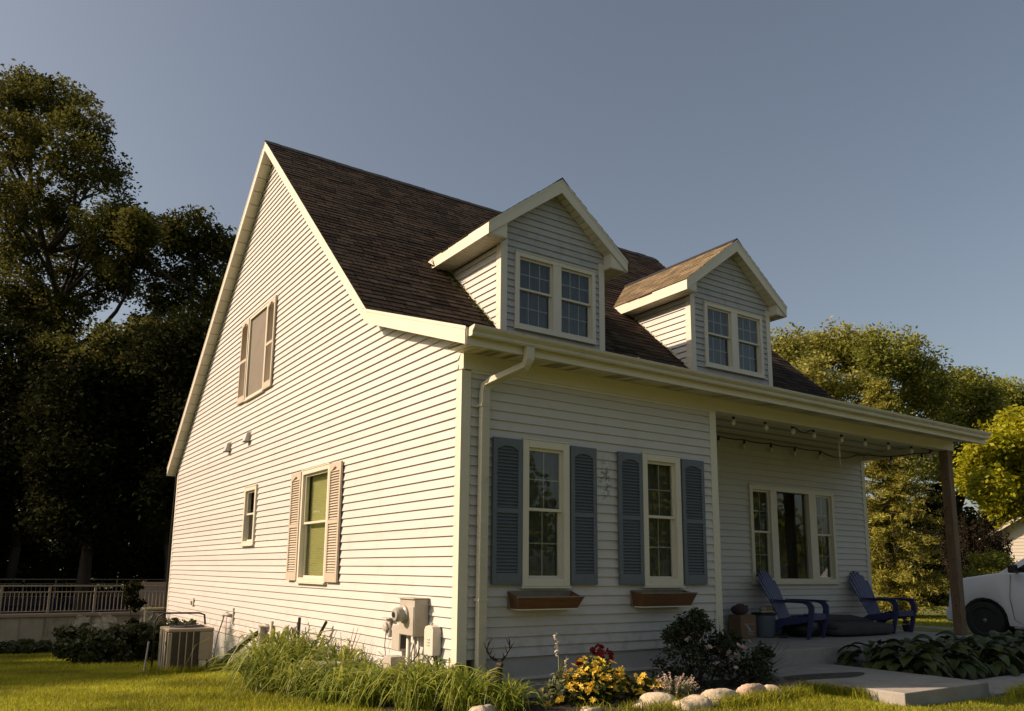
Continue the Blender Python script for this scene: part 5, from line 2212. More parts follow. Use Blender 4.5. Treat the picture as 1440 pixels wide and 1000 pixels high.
# taller unmown grass at edges
pts = []
rr = random.Random(5)
for i in range(5200):
    f = rr.random()
    e = rr.choice(((3.95, -2.0, 3.95, -1.2), (0.4, -1.42, 3.4, -1.68), (2.0, -1.72, 3.4, -1.66), (5.8, -2.6, 8.0, -2.55)))
    x_, y_ = lerp(e[0], e[2], f) + rr.gauss(0, 0.05), lerp(e[1], e[3], f) - abs(rr.gauss(0, 0.08))
    if 4.04 < x_ < 5.8 and y_ > -2.45:
        continue
    pts.append((x_, y_, gz(x_, y_) - 0.01))
for i in range(1800):
    a = rr.uniform(0, 6.28)
    f = rr.random()
    x_ = lerp(-1.65, -0.7, f) + rr.gauss(0, 0.04)
    y_ = 6.27 + rr.gauss(0, 0.06)
    if i % 3 == 0:
        x_, y_ = -0.15 - abs(rr.gauss(0, 0.12)), rr.uniform(6.0, 13.5)
    if i % 7 == 0:
        x_, y_ = -1.65 + rr.gauss(0, 0.05), rr.uniform(6.2, 7.2)
    pts.append((x_, y_, gz(x_, y_) - 0.01))
grass("edge_grass", pts, 0.17, 0.008, GRASS, 6, lean=0.7, label="taller unmown grass along the edges of walk, rocks and air conditioner", cat="grass")


# daylily clumps --------------------------------------------------------------
LILY = leafmat("daylily_leaf", (0.085, 0.14, 0.012), (0.32, 0.34, 0.06), 0.4, 0.3, rough=0.4)


def straps(n, h, reach, wd, seed, az0=None, azs=pi, seg=7, rad=0.12):
    rr = random.Random(seed)
    V, F, R_ = [], [], []
    for i in range(n):
        a = rr.uniform(0, 2 * pi) if az0 is None else rr.gauss(az0, azs)
        b0 = rr.uniform(0, 2 * pi)
        p = Vector((cos(b0), sin(b0), 0)) * rad * rr.random()
        hh = h * rr.uniform(0.40, 1.25)
        rc = reach * rr.uniform(0.5, 1.3)
        w_ = wd * rr.uniform(0.7, 1.2)
        dirv = Vector((cos(a), sin(a), 0))
        sd = Vector((-sin(a), cos(a), 0))
        tw = rr.uniform(-0.5, 0.5)
        tip = rr.uniform(0.05, 0.95)
        pk_ = rr.uniform(0.5, 0.85)
        col_ = rr.random()
        if rr.random() < 0.05:
            col_ = 1.6
        base_i = len(V)
        for k in range(seg + 1):
            f = k / seg
            z = hh * (1 - (1 - f / pk_) ** 2) if f < pk_ else hh * (1 - tip * ((f - pk_) / (1 - pk_)) ** 1.6)
            x_ = rc * f ** 1.25
            c_ = p + dirv * x_ + Vector((0, 0, z))
            ww = w_ * (1 - f ** 2.2) * 0.5 + 0.0008
            s2 = (sd + Vector((0, 0, tw))).normalized() * ww
            V += [tuple(c_ - s2), tuple(c_ + s2)]
        for k in range(seg):
            F.append((base_i + 2 * k, base_i + 2 * k + 1, base_i + 2 * k + 3, base_i + 2 * k + 2))
            R_.append(col_)
    return np.array(V), np.array(F), np.array(R_)


lily_spots = [(-0.98, 3.15, 0.44, ""), (-0.62, 3.75, 0.56, ""), (-1.10, 2.60, 0.42, ""), (-0.50, 3.0, 0.50, ""), (-1.0, 1.85, 0.36, ""), (-0.28, 2.35, 0.44, ""),
              (-0.88, 1.15, 0.36, ""), (-0.45, 1.50, 0.32, ""), (-0.70, 0.55, 0.36, ""), (-0.46, 0.02, 0.36, ""), (-0.12, 0.28, 0.40, ""), (-0.16, -0.42, 0.34, ""), (0.16, -0.72, 0.26, ""), (-0.34, 0.80, 0.30, "")]
me_l = []
for k in range(4):
    V, F, R_ = straps(175, 1.0, 1.35, 0.062, 400 + k, rad=0.55)
    me_l.append((V, F, R_))
lily_labels = ["leftmost clump, on the lawn edge below the garden tools", "tallest clump, right in front of the leaning garden tools", "second clump along the lawn edge, left of the concrete blocks",
               "wall side clump left of the concrete blocks", "lawn edge clump in front of the concrete blocks", "wall side clump touching the concrete blocks",
               "lawn edge clump below the round covered outlet", "wall side clump under the round covered outlet", "lawn edge clump in front of the electric meter",
               "clump in front of the phone box at the house corner", "wall side clump at the foot of the corner board", "clump of arching blades at the bottom edge of the picture",
               "rightmost clump with arching blades in front of the deer ornament", "wall side clump at the foot of the electric meter conduits"]
for k, (x_, y_, h_, _) in enumerate(lily_spots):
    V, F, R_ = me_l[k % 4]
    o = empty("daylily_clump", (x_, y_, gz(x_, y_)), rz=k * 1.3, label="daylily " + lily_labels[k], cat="daylily", group="daylilies along the side wall")
    lf = big("leaves", V * h_ * 1.05, F, R_, LILY, o, kind='stuff')
    if k in (1, 3, 5):
        q = MB()
        rr = random.Random(k)
        for i in range(5):
            a = rr.uniform(0, 6.28)
            e = Vector((cos(a) * 0.22, sin(a) * 0.22, rr.uniform(0.55, 0.8)))
            q.tube([(0, 0, 0), tuple(e * 0.55 + Vector((0, 0, 0.08))), tuple(e)], [0.006, 0.005, 0.003], 5)
        obj("dry_stalk", q, mat("straw_stalk", (0.26, 0.19, 0.09), 0.8), o, kind='stuff')


# broad leaf hostas: every leaf an object ----------------------------------
def hosta_leaf(seed):
    rr = random.Random(seed)
    q = MB()
    n = 6
    L_ = 0.25
    rows = []
    for k in range(n + 1):
        f = k / n
        wv = 0.085 * (sin(pi * min(1, f * 0.94 + 0.06)) ** 0.7) * (1.15 - 0.5 * f)
        x_ = L_ * f
        z = 0.05 * sin(pi * f * 0.8) - 0.09 * f * f
        rows.append([(x_, -wv, z + 0.018), (x_, -wv * 0.5, z + 0.004), (x_, 0, z - 0.004), (x_, wv * 0.5, z + 0.004), (x_, wv, z + 0.018)])
    vs = [p for r_ in rows for p in r_]
    fs = []
    for k in range(n):
        for j in range(4):
            fs.append((k * 5 + j, (k + 1) * 5 + j, (k + 1) * 5 + j + 1, k * 5 + j + 1))
    q.add(vs, fs, rr.random())
    return mesh_of("leaf", q, HOSTA, smooth=True, fix=False)


HOSTA = leafmat("hosta_leaf", (0.040, 0.058, 0.018), (0.065, 0.082, 0.026), 0.2, 0.3, rough=0.45)
hl = [hosta_leaf(i) for i in range(5)]


def hosta(x_, y_, r_, n, seed, label):
    rr = random.Random(seed)
    t = empty("hosta", (x_, y_, gz(x_, y_) + 0.02), label=label, cat="hosta", group="hostas in front of the porch")
    for i in range(n):
        f = sqrt((i + 0.5) / n)
        a = i * 2.4 + rr.uniform(-.3, .3)
        rad = f * r_ * 0.72
        h_ = 0.40 * (1 - 0.72 * f ** 1.8) + rr.uniform(-0.02, 0.03)
        o = link("leaf", hl[i % 5], t, (cos(a) * rad, sin(a) * rad, h_ - 0.02))
        s = rr.uniform(0.85, 1.25)
        o.scale = (s, s, s)
        o.rotation_euler = (rr.uniform(-.3, .3), lerp(-0.35, 0.55, f) + rr.uniform(-.15, .2), a)


hs_spots = []
k = 0
hw_ = ["first", "second", "third", "fourth", "fifth", "sixth", "seventh", "eighth"]
for i in range(8):
    x_ = 6.35 + i * 0.80
    hosta(x_, -0.68 + random.uniform(-.06, .06), 0.52, 44, 500 + i, "broad-leaved hosta, %s from the walkway in the row against the porch slab" % hw_[i])
for i in range(7):
    x_ = 6.25 + i * 0.86
    hosta(x_, -1.32 + random.uniform(-.06, .06), 0.50, 44, 520 + i, "broad-leaved hosta, %s from the walkway in the row along the side path" % hw_[i])


# rocks ----------------------------------------------------------------------
rock_spec = [(1.50, -1.34, 0.22, 0.14, 0.16, "low pale limestone edging rock, leftmost of the run of five"),
             (1.72, -1.60, 0.18, 0.14, 0.15, "pale rounded limestone edging rock, second of the run of five"),
             (2.22, -1.56, 0.27, 0.15, 0.19, "largest humped limestone edging rock in the middle of the run"),
             (2.66, -1.58, 0.19, 0.14, 0.20, "pinkish wedge-shaped limestone edging rock, fourth of the run"),
             (2.97, -1.60, 0.16, 0.13, 0.18, "mossy limestone edging rock at the walkway end of the run"),
             (0.58, -1.46, 0.15, 0.11, 0.12, "small pale rock below the yellow flowers at the picture's bottom edge"),
             (-0.22, -0.84, 0.20, 0.13, 0.13, "flat pale rock among the daylily blades at the bottom edge")]
for k, (x_, y_, sx, sy, sz, lb) in enumerate(rock_spec):
    q = MB()
    blob(q, 0, 30 + k, sx, sy, sz, 26, 16, 0.085, 0.3, (0, 0, -0.02), 0.75, 0.05)
    obj("edging_rock", q, STONE if k != 3 else mat("pink_limestone", (0.62, 0.45, 0.33), 0.85, 0.35, 9, 0.6, 30), loc=(x_, y_, gz(x_, y_)), smooth=True, label=lb, cat="rock",
        group="edging rocks of the front bed").rotation_euler = (0, 0, -0.35 + 0.2 * k)

# flowers --------------------------------------------------------------------
YEL = leafmat("yellow_petal", (0.78, 0.50, 0.03), (0.84, 0.66, 0.12), 0.35, 0.15)
RED = leafmat("dark_red_petal", (0.16, 0.008, 0.012), (0.26, 0.02, 0.02), 0.3, 0.2)
PINK = leafmat("pale_pink_petal", (0.58, 0.42, 0.38), (0.70, 0.56, 0.48), 0.3, 0.2)
WHT = leafmat("white_petal", (0.55, 0.50, 0.42), (0.62, 0.58, 0.50), 0.3, 0.1)
GBED = leafmat("bed_leaf", (0.055, 0.075, 0.018), (0.11, 0.13, 0.04), 0.3, 0.3)
GSAGE = leafmat("sage_leaf", (0.12, 0.14, 0.07), (0.19, 0.20, 0.10), 0.3, 0.2)
GROSE = leafmat("rose_leaf", (0.026, 0.036, 0.014), (0.045, 0.055, 0.02), 0.2, 0.3)


def blossom_mesh(nm, m, n=6, r_=0.04, cup=0.02, w_=0.016):
    q = MB()
    for k in range(n):
        a = 2 * pi * k / n
        d = Vector((cos(a), sin(a), 0))
        s = Vector((-sin(a), cos(a), 0))
        q.add([(0, 0, 0), tuple(d * r_ * 0.55 + s * w_ + Vector((0, 0, cup))), tuple(d * r_ + Vector((0, 0, cup * 0.6))), tuple(d * r_ * 0.55 - s * w_ + Vector((0, 0, cup)))],
              [(0, 1, 2, 3)])
    return mesh_of(nm, q, m, fix=False)


def flowers(t, me, spots, s0=0.8, s1=1.2, nm="blossom", seed=1):
    rr = random.Random(seed)
    for p in spots:
        o = link(nm, me, t, p)
        s = rr.uniform(s0, s1)
        o.scale = (s, s, s)
        o.rotation_euler = (rr.uniform(-0.9, 0.9) + 0.5, rr.uniform(-0.9, 0.9), rr.uniform(0, 6))


me_y = blossom_mesh("blossom", YEL, 6, 0.042, 0.014, 0.012)
rr = random.Random(12)
t = bush("yellow_lily_plant", "low bush covered in yellow star-shaped blossoms below the first window box", "flowering plant", (1.05, -0.90, gz(1.2, -0.9)),
         [((0, 0, 0.16), 0.2), ((0.2, 0.0, 0.2), 0.2), ((-0.2, 0.02, 0.13), 0.18), ((0.1, 0.1, 0.3), 0.16)], GBED, 601, 24, 26, 0.055, 0.07)
sp = []
for i in range(165):
    a, f = rr.uniform(0, 6.28), sqrt(rr.random())
    x_, y_ = cos(a) * f * 0.46 + rr.gauss(0, .03), sin(a) * f * 0.26
    sp.append((x_, y_, 0.08 + 0.38 * (1 - (f * 0.95) ** 2) * rr.uniform(0.55, 1.12) + x_ * 0.12))
flowers(t, me_y, sp, seed=3)
t = bush("yellow_lily_plant", "smaller low plant of yellow blossoms at the left end of the rock run", "flowering plant", (1.58, -0.98, gz(1.7, -0.9)),
         [((0, 0, 0.12), 0.16), ((0.2, 0.0, 0.10), 0.16)], GBED, 602, 20, 26, 0.05, 0.06)
sp = []
for i in range(58):
    a, f = rr.uniform(0, 6.28), sqrt(rr.random())
    sp.append((0.04 + cos(a) * f * 0.38, sin(a) * f * 0.20, 0.12 + 0.15 * (1 - f * f) * rr.uniform(0.7, 1.1)))
flowers(t, me_y, sp, 0.7, 1.0, seed=4)
t = bush("red_flower", "dark red blossoms rising behind the yellow lilies", "flowering plant", (1.42, -0.62, gz(1.4, -0.6)),
         [((0, 0, 0.25), 0.10), ((0.03, 0, 0.38), 0.08)], GBED, 603, 12, 16, 0.05, 0.05)
flowers(t, blossom_mesh("blossom", RED, 8, 0.038, 0.012, 0.014), [(rr.gauss(0.0, 0.07), rr.gauss(0, 0.05), 0.48 + rr.gauss(0, 0.035)) for _ in range(22)] + [(-0.28 + rr.gauss(0, .03), 0, 0.42 + rr.gauss(0, .02)) for _ in range(6)], seed=5)

# tall white stems
t = bush("white_flower_stalk", "tall pale stalk with small white bells left of the yellow lilies", "flowering plant", (0.76, -0.76, gz(0.8, -0.7)),
         [((0.02, 0, 0.18), 0.16), ((-0.08, 0.0, 0.10), 0.16), ((0.12, 0, 0.12), 0.13)], GSAGE, 604, 22, 22, 0.075, 0.07)
q = MB()
st = [(0, 0, 0.1), (-0.015, 0, 0.4), (-0.02, 0.0, 0.58), (-0.045, 0.0, 0.72)]
q.tube(st, [0.006, 0.005, 0.004, 0.002], 6)
q.tube([(0.05, 0, 0.1), (0.06, 0, 0.35), (0.085, 0, 0.50)], [0.005, 0.004, 0.002], 6)
obj("stalk", q, mat("pale_stalk", (0.22, 0.24, 0.11), 0.7), t, kind='stuff')
me_w = blossom_mesh("blossom", WHT, 5, 0.016, -0.012, 0.011)
flowers(t, me_w, [(-0.045 + rr.gauss(0, .014), rr.gauss(0, .01), z_) for z_ in [0.52 + 0.016 * i for i in range(14)]] + [(0.08 + rr.gauss(0, .012), 0, 0.36 + 0.014 * i) for i in range(9)], seed=6)
V, F, R_ = straps(9, 0.22, 0.14, 0.03, 77, rad=0.02)
V[:, 2] += 0.22
big("stalk_leaves", V, F, R_, GSAGE, t, kind='stuff')

# catmint
t = empty("catmint", (1.98, -1.14, gz(2.0, -1.1)), label="airy low plant with thin pinkish spikes behind the second rock", cat="flowering plant")
q = MB()
Cs, Fs = [], []
for i in range(48):
    a, f = rr.uniform(0, 6.28), sqrt(rr.random())
    e = Vector((cos(a) * f * 0.36, sin(a) * f * 0.2, 0.30 * rr.uniform(0.6, 1.1) * (1.1 - 0.4 * f)))
    q.tube([(e.x * 0.3, e.y * 0.3, 0), tuple(e * 0.6 + Vector((0, 0, 0.03))), tuple(e)], [0.003, 0.0025, 0.0015], 4)
    for j in range(3):
        Cs.append(tuple(e * (0.3 + 0.2 * j)))
    Fs += [tuple(e * g_) for g_ in (0.85, 0.92, 1.0)]
obj("stems", q, mat("pale_stalk", (0.22, 0.24, 0.11), 0.7), t, kind='stuff')
V, F, R_ = leaf_cloud(np.array(Cs), 9, 0.035, 0.028, 21)
big("foliage", V, F, R_, GSAGE, t, kind='stuff')
V, F, R_ = leaf_cloud(np.array(Fs), 6, 0.014, 0.016, 22)
big("flower_spikes", V, F, R_, PINK, t, kind='stuff')

# big dark shrub with pinkish blossoms
t = bush("rose_shrub", "large dark shrub with a few pale pink blossoms at the corner of the porch", "shrub", (2.90, -0.62, gz(3, -0.5)),
         [((-0.30, 0.0, 0.35), 0.24), ((-0.10, 0.05, 0.60), 0.20), ((-0.05, 0.0, 0.25), 0.28), ((0.25, 0.0, 0.42), 0.24), ((0.5, -0.05, 0.32), 0.26), ((0.75, -0.1, 0.22), 0.24), ((-0.15, 0.05, 0.76), 0.10),
          ((0.45, 0.05, 0.52), 0.14), ((-0.5, 0.1, 0.2), 0.2), ((0.92, -0.15, 0.25), 0.18), ((0.08, 0.02, 0.74), 0.10), ((0.0, 0.0, 0.86), 0.06), ((-0.38, 0.0, 0.66), 0.08), ((0.62, 0, 0.56), 0.07), ((1.05, -0.1, 0.40), 0.08)], GROSE, 605, 24, 17, 0.05, 0.10)
flowers(t, blossom_mesh("blossom", PINK, 6, 0.030, 0.01, 0.014),
        [(-0.32 + rr.gauss(0, .03), -0.14, 0.63 + rr.gauss(0, .02)) for _ in range(3)] + [(-0.08 + rr.gauss(0, .06), -0.18, 0.58 + rr.gauss(0, .05)) for _ in range(6)] +
        [(0.42 + rr.gauss(0, .12), -0.22, 0.48 + rr.gauss(0, .04)) for _ in range(11)] + [(0.3 + rr.gauss(0, .2), -0.24, 0.32 + rr.gauss(0, .04)) for _ in range(4)], seed=8)
q = MB()
for i in range(16):
    a = rr.uniform(-0.6, 0.9)
    p0 = Vector((0.85, -0.15, 0.15))
    q.tube([p0, p0 + Vector((0.20 + 0.35 * rr.random(), -0.1 * rr.random(), 0.40 * rr.random() + 0.05))], [0.004, 0.0015], 4)
for i in range(22):
    p0 = Vector((rr.uniform(-0.4, 0.4), rr.uniform(-0.1, 0.1), 0.55))
    q.tube([p0, p0 + Vector((rr.uniform(-.12, .12), rr.uniform(-.05, .05), rr.uniform(0.15, 0.36)))], [0.004, 0.0015], 4)
obj("bare_twigs", q, BARK, t, kind='stuff')
# purple flowers by the slab
t = bush("purple_flower", "tiny plant with purple blossoms where the walkway meets the porch slab", "flowering plant", (5.95, -0.42, gz(5.9, -0.4)), [((0, 0, 0.10), 0.07)], GROSE, 606, 10, 12, 0.04, 0.05)
flowers(t, blossom_mesh("blossom", leafmat("purple_petal", (0.06, 0.03, 0.16), (0.10, 0.05, 0.22), 0.2), 6, 0.03, 0.01, 0.013), [(rr.gauss(0, .05), rr.gauss(0, .05), 0.14 + rr.gauss(0, .03)) for _ in range(14)], seed=9)
# potted flower near the second chair
t = empty("potted_flower", (10.05, 0.98, -0.098), label="small potted plant with white blooms behind the second chair leg", cat="potted plant")
q = MB()
q.lathe([(0.055, 0), (0.075, 0.11), (0.08, 0.12)], 14)
obj("pot", q, BLACK, t)
V, F, R_ = leaf_cloud(np.array([(0, 0, 0.17), (0.06, 0, 0.15), (-0.06, 0, 0.16), (-0.03, 0, 0.22)]), 22, 0.06, 0.05, 31)
big("foliage", V, F, R_, GROSE, t)
flowers(t, blossom_mesh("blossom", WHT, 6, 0.035, 0.012, 0.016), [(0.04, -0.05, 0.18), (0.0, -0.06, 0.16), (0.08, -0.04, 0.15), (0.03, -0.05, 0.13), (-0.05, -.02, 0.2)], seed=10)

# moss along the foot of the first dormer
MOSS = leafmat("roof_moss", (0.055, 0.065, 0.012), (0.10, 0.10, 0.02), 0.1, 0.3)
for (dx_, lb) in ((2.0, "moss growing in the shingles beside the first dormer's left wall"), (6.10, "thin moss beside the second dormer's left wall")):
    Cs = []
    for i in range(70 if dx_ < 3 else 26):
        f = rr.random()
        y_ = lerp(2.45, 3.85, f)
        x_ = dx_ - 0.03 - abs(rr.gauss(0, 0.09 if dx_ < 3 else 0.04))
        Cs.append((x_, y_, roofz(x_, y_) + 0.012))
    V, F, R_ = leaf_cloud(np.array(Cs), 34, 0.045, 0.022, 41, zflat=0.5)
    big("roof_moss", V, F, R_, MOSS, kind='stuff', label=lb, cat="moss")
# leaf litter behind the gutter
Cs = [(rr.uniform(0.3, 9.0), rr.uniform(-0.58, -0.50), 3.445 - 0.0065 * 0 + rr.uniform(-0.01, 0.012)) for _ in range(420)]
Cs = [(a, b_, lerp(3.448, 3.372, (a + 0.24) / 10.62) + rr.uniform(-0.012, 0.008)) for a, b_, c_ in Cs]
V, F, R_ = leaf_cloud(np.array(Cs), 8, 0.03, 0.022, 43, zflat=0.3)
big("leaf_litter", V, F, R_, leafmat("dry_litter", (0.07, 0.04, 0.02), (0.15, 0.08, 0.04), 0.1), kind='stuff', label="dry leaf litter lying in the front gutter", cat="leaf litter")
# twig at the first dormer's eave
t = empty("bird_nest_twigs", (1.60, 3.70, 5.82), label="tuft of dry twigs poking out at the back of the first dormer's eave", cat="twigs")
q = MB()
for i in range(14):
    d = Vector((-0.3 * rr.random() - 0.02, 0.12 * rr.gauss(0, 1), 0.18 * rr.random() - 0.02))
    q.tube([(0, 0, 0.05), tuple(d)], [0.006, 0.002], 4)
obj("twigs", q, mat("dry_stems", (0.09, 0.06, 0.03), 0.9), t, kind='stuff')

# ------------------------------------------------------------------ pool
px0, px1, py0, py1 = -10.3, 4.6, 18.8, 31.0
zt, zc, zbs = 0.36, -0.40, -1.5
t = empty("swimming_pool", (-3, 18.8, -1.4), label="large above-ground pool with panelled steel wall and tan railing round the top", cat="pool")
PO = Vector((-3, 18.8, -1.4))


def pobj(nm, q, m, parent=t, **kw):
    q.v = [tuple(Vector(v) - PO) for v in q.v]
    return obj(nm, q, m, parent, **kw)


x_ = -9.95
while x_ < px1:
    q = MB()
    q.box(x_ + 0.012, min(x_ + 0.578, px1), py0 + 0.03, py0 + 0.06, zbs, zc - 0.1)
    pobj("wall_panel", q, POOLW)
    q = MB()
    q.box(x_ - 0.012, x_ + 0.0115, py0 + 0.005, py0 + 0.055, zbs, zc - 0.1)
    pobj("panel_joint", q, POOLR)
    x_ += 0.585
q = MB()
q.box(px0, px1, py0 - 0.06, py0 + 0.14, zc - 0.098, zc)
pobj("coping", q, POOLR, bevel=0.02)
q = MB()
q.box(px0, px1, py1, py1 + 0.14, zc - 0.098, zc)
pobj("coping", q, POOLR)
q = MB()
q.box(px0, px0 + 0.1, py0 + 0.15, py1 - 0.01, zbs, zc)
pobj("end_wall", q, POOLW)
q = MB()
q.box(px1 - 0.1, px1, py0 + 0.15, py1 - 0.01, zbs, zc)
pobj("end_wall", q, POOLW)
q = MB()
q.box(px0 + 0.11, px1 - 0.11, py1 - 0.03, py1 - 0.001, zbs, zc)
pobj("back_wall", q, mat("navy_liner", (0.012, 0.014, 0.03), 0.6, 0.2, 5))
q = MB()
q.box(px0 + 0.11, px1 - 0.11, py0 + 0.15, py1 - 0.02, -0.75, -0.70)
pobj("pool_cover", q, mat("navy_winter_cover", (0.008, 0.009, 0.022), 0.9, 0.4, 3, 0.3, 8, spec=0.1))
for (yy, sgn) in ((py0, 1), (py1 + 0.1, 1)):
    for z_, hh in ((zt, 0.022), (zt - 0.17, 0.014)) + (((zc + 0.06), 0.012),):
        q = MB()
        q.box(px0, px1, yy + 0.0, yy + 0.05, z_ - hh, z_ + hh)
        pobj("rail", q, POOLR, bevel=0.006)
    x_ = -10.4 + 0.002 if sgn else 0
    for i in range(13):
        xx = -3.44 - 1.16 * 6 + 1.16 * i
        if px0 <= xx <= px1:
            q = MB()
            q.box(xx - 0.032, xx + 0.032, yy - 0.008, yy + 0.058, zc - (0.62 if yy == py0 else 0), zt - 0.023)
            pobj("post", q, POOLR, bevel=0.006)
    if yy == py0:
        nb = 0
        xx = -4.7
        while xx < 1.6:
            if min(abs((xx + 3.44) % 1.16), abs(1.16 - (xx + 3.44) % 1.16)) > 0.05:
                q = MB()
                q.box(xx - 0.011, xx + 0.011, yy + 0.012, yy + 0.034, zc + 0.073, zt - 0.185)
                pobj("baluster", q, POOLR)
            xx += 0.105
q = MB()
xx = 1.65
while xx < px1:
    q.box(xx - 0.011, xx + 0.011, py0 + 0.012, py0 + 0.034, zc + 0.073, zt - 0.185)
    q.box(-4.8 - (xx - 1.65) * 1.8 - 0.011, -4.8 - (xx - 1.65) * 1.8 + 0.011, py0 + 0.012, py0 + 0.034, zc + 0.073, zt - 0.185)
    xx += 0.105
xx = px0
while xx < px1:
    q.box(xx - 0.011, xx + 0.011, py1 + 0.112, py1 + 0.134, zc + 0.073, zt - 0.185)
    xx += 0.16
pobj("balusters_hidden", q, POOLR, kind='stuff')
# pool deck corner behind the house corner
t = empty("pool_gate", (0.6, 19.3, -0.4), label="pale vertical board gate at the pool corner beside the house", cat="gate")
for i in range(9):
    q = MB()
    q.box(-0.62 + i * 0.17, -0.62 + i * 0.17 + 0.16, 0.0, 0.03, 0.0, 0.84)
    obj("board", q, mat("pale_gate_board", (0.22, 0.21, 0.19), 0.7, 0.2, 4), t)
q = MB()
q.box(-0.70, 1.0, -0.03, -0.001, 0.80, 0.86)
obj("top_rail", q, POOLR, t)
t = empty("pool_step", (0.5, 18.45, -0.42), label="sunlit yellowish plank step at the pool corner beside the house", cat="step")
q = MB()
q.box(-0.35, 0.75, -0.15, 0.25, 0.10, 0.15)
obj("tread", q, mat("yellow_step", (0.50, 0.40, 0.18), 0.6, 0.2, 5), t, bevel=0.01)
for xx in (-0.3, 0.65):
    q = MB()
    q.box(xx, xx + 0.06, -0.1, 0.2, -0.8, 0.099)
    obj("leg", q, POOLW, t)

# weeds and pale plastic sheets in front of the pool
G_W = leafmat("weed_leaf", (0.030, 0.040, 0.012), (0.055, 0.065, 0.02), 0.2, 0.3)
wl = [(-2.42, 10.2, 0.55, "leftmost bushy weed clump in front of the pool panels"), (-2.0, 9.9, 0.62, "bushy weed clump under the pale plastic sheets"), (-1.6, 10.3, 0.62, "bushy weed clump in the middle of the shaded row by the pool"),
      (-1.15, 10.0, 0.66, "bushy weed clump just left of the air conditioner"), (-0.6, 10.6, 0.7, "bushy weed clump between the air conditioner and the wall")]
for k, (x_, y_, h_, lb) in enumerate(wl):
    ra = random.Random(k)
    lobes = [((ra.uniform(-.35, .35), ra.uniform(-.3, .3), h_ * ra.uniform(0.2, 0.95)), 0.17) for _ in range(12)]
    bush("weed_clump", lb, "weeds", (x_, y_, gz(x_, y_)), lobes, G_W, 700 + k, 16, 18, 0.10, 0.12, group="weeds in front of the pool")
for k, (x_, y_) in enumerate(((-3.35, 15.2), (-2.7, 15.4), (-4.0, 15.6), (-1.9, 15.0), (-0.9, 15.6))):
    ra = random.Random(k + 9)
    lobes = [((ra.uniform(-.5, .5), ra.uniform(-.3, .3), ra.uniform(0.0, 0.22)), 0.14) for _ in range(7)]
    bush("low_weeds", "low weeds at the foot of the pool wall, %s counted from the left" % ("second", "third", "first", "fourth", "fifth")[k], "weeds", (x_, y_, gz(x_, y_)), lobes, G_W, 720 + k, 14, 16, 0.12, 0.12, group="low weeds at the pool wall")
tree("dark_sapling", "slim dark sapling standing in front of the pool railing", "sapling", footing(190, 22), [(at(188, 850, 22), 0.28), (at(192, 880, 22), 0.30), (at(186, 830, 22), 0.22), (at(190, 905, 22), 0.3)], 0.03, 0.6, 12, 22, 0.13, 0.16, G_DEEP, 740)
SHEET = glassmat("clear_plastic", (0.85, 0.85, 0.82))
for n_ in SHEET.node_tree.nodes:
    if n_.type == 'BSDF_GLOSSY':
        n_.inputs['Roughness'].default_value = 0.35
pm = bpy.data.materials.new("milky_plastic")
tt, pp = nodes_of(pm)
pp.inputs['Base Color'].default_value = (0.34, 0.33, 0.28, 1)
pp.inputs['Roughness'].default_value = 0.4
pp.inputs['Alpha'].default_value = 0.45
sheets = [(112, 880, 8, 14), (120, 890, 6, 10), (143, 872, 8, 9), (139, 880, 6, 6), (155, 876, 10, 11), (167, 882, 8, 4), (152, 892, 5, 9), (162, 893, 5, 8), (137, 899, 7, 9), (206, 862, 9, 11), (221, 873, 6, 10)]
sl_ = ["pale plastic sheet in the weeds, %s" % s for s in
       ("leftmost one, tall and ragged", "small one overlapping the leftmost", "upper square one left of the large folded one", "small one under the upper square", "largest folded one at the top middle",
        "thin flat one right of the largest", "narrow one under the largest", "narrow one lower right of the largest", "dark-edged one down among the leaves", "high one by the pool railing near the house", "last one on the right, next to the house corner")]
for k, (u, v, wx, hy) in enumerate(sheets):
    c = at(u, v, 19.5 if k < 9 else 21)
    s = 19.5 / 1125
    q = MB()
    n = 4
    vs = []
    ra = random.Random(k)
    sk = ra.uniform(-.5, .5)
    for i in range(n + 1):
        for j in range(n + 1):
            a, b_ = (i / n - .5) * 2 * wx * s, (j / n - .5) * 2 * hy * s
            vs.append((a + sk * b_, ra.uniform(-.05, .05), b_ + 0.3 * a * (1 if k % 2 else -1) + ra.uniform(-.03, .03)))
    q.add(vs, [(i * (n + 1) + j, (i + 1) * (n + 1) + j, (i + 1) * (n + 1) + j + 1, i * (n + 1) + j + 1) for i in range(n) for j in range(n)])
    obj("plastic_sheet", q, pm, loc=c, label=sl_[k], cat="plastic sheet", group="plastic sheets in the weeds")

# ------------------------------------------------------------------ car
cx0, cy0, cz0 = 14.5, 1.77, -0.46
t = empty("parked_suv", (cx0, cy0, cz0), label="white sport utility vehicle with black wheels parked nose away on the driveway", cat="car")
# local: y forward (+), x to the far side, z up; hub of the front wheel at y=0
hubz = 0.40
ar = 0.49
wb_ = 2.95


def arch(c, n=10):
    return [(c + ar * cos(a), max(0.30, hubz + ar * sin(a))) for a in [pi * i / n for i in range(n + 1)]]


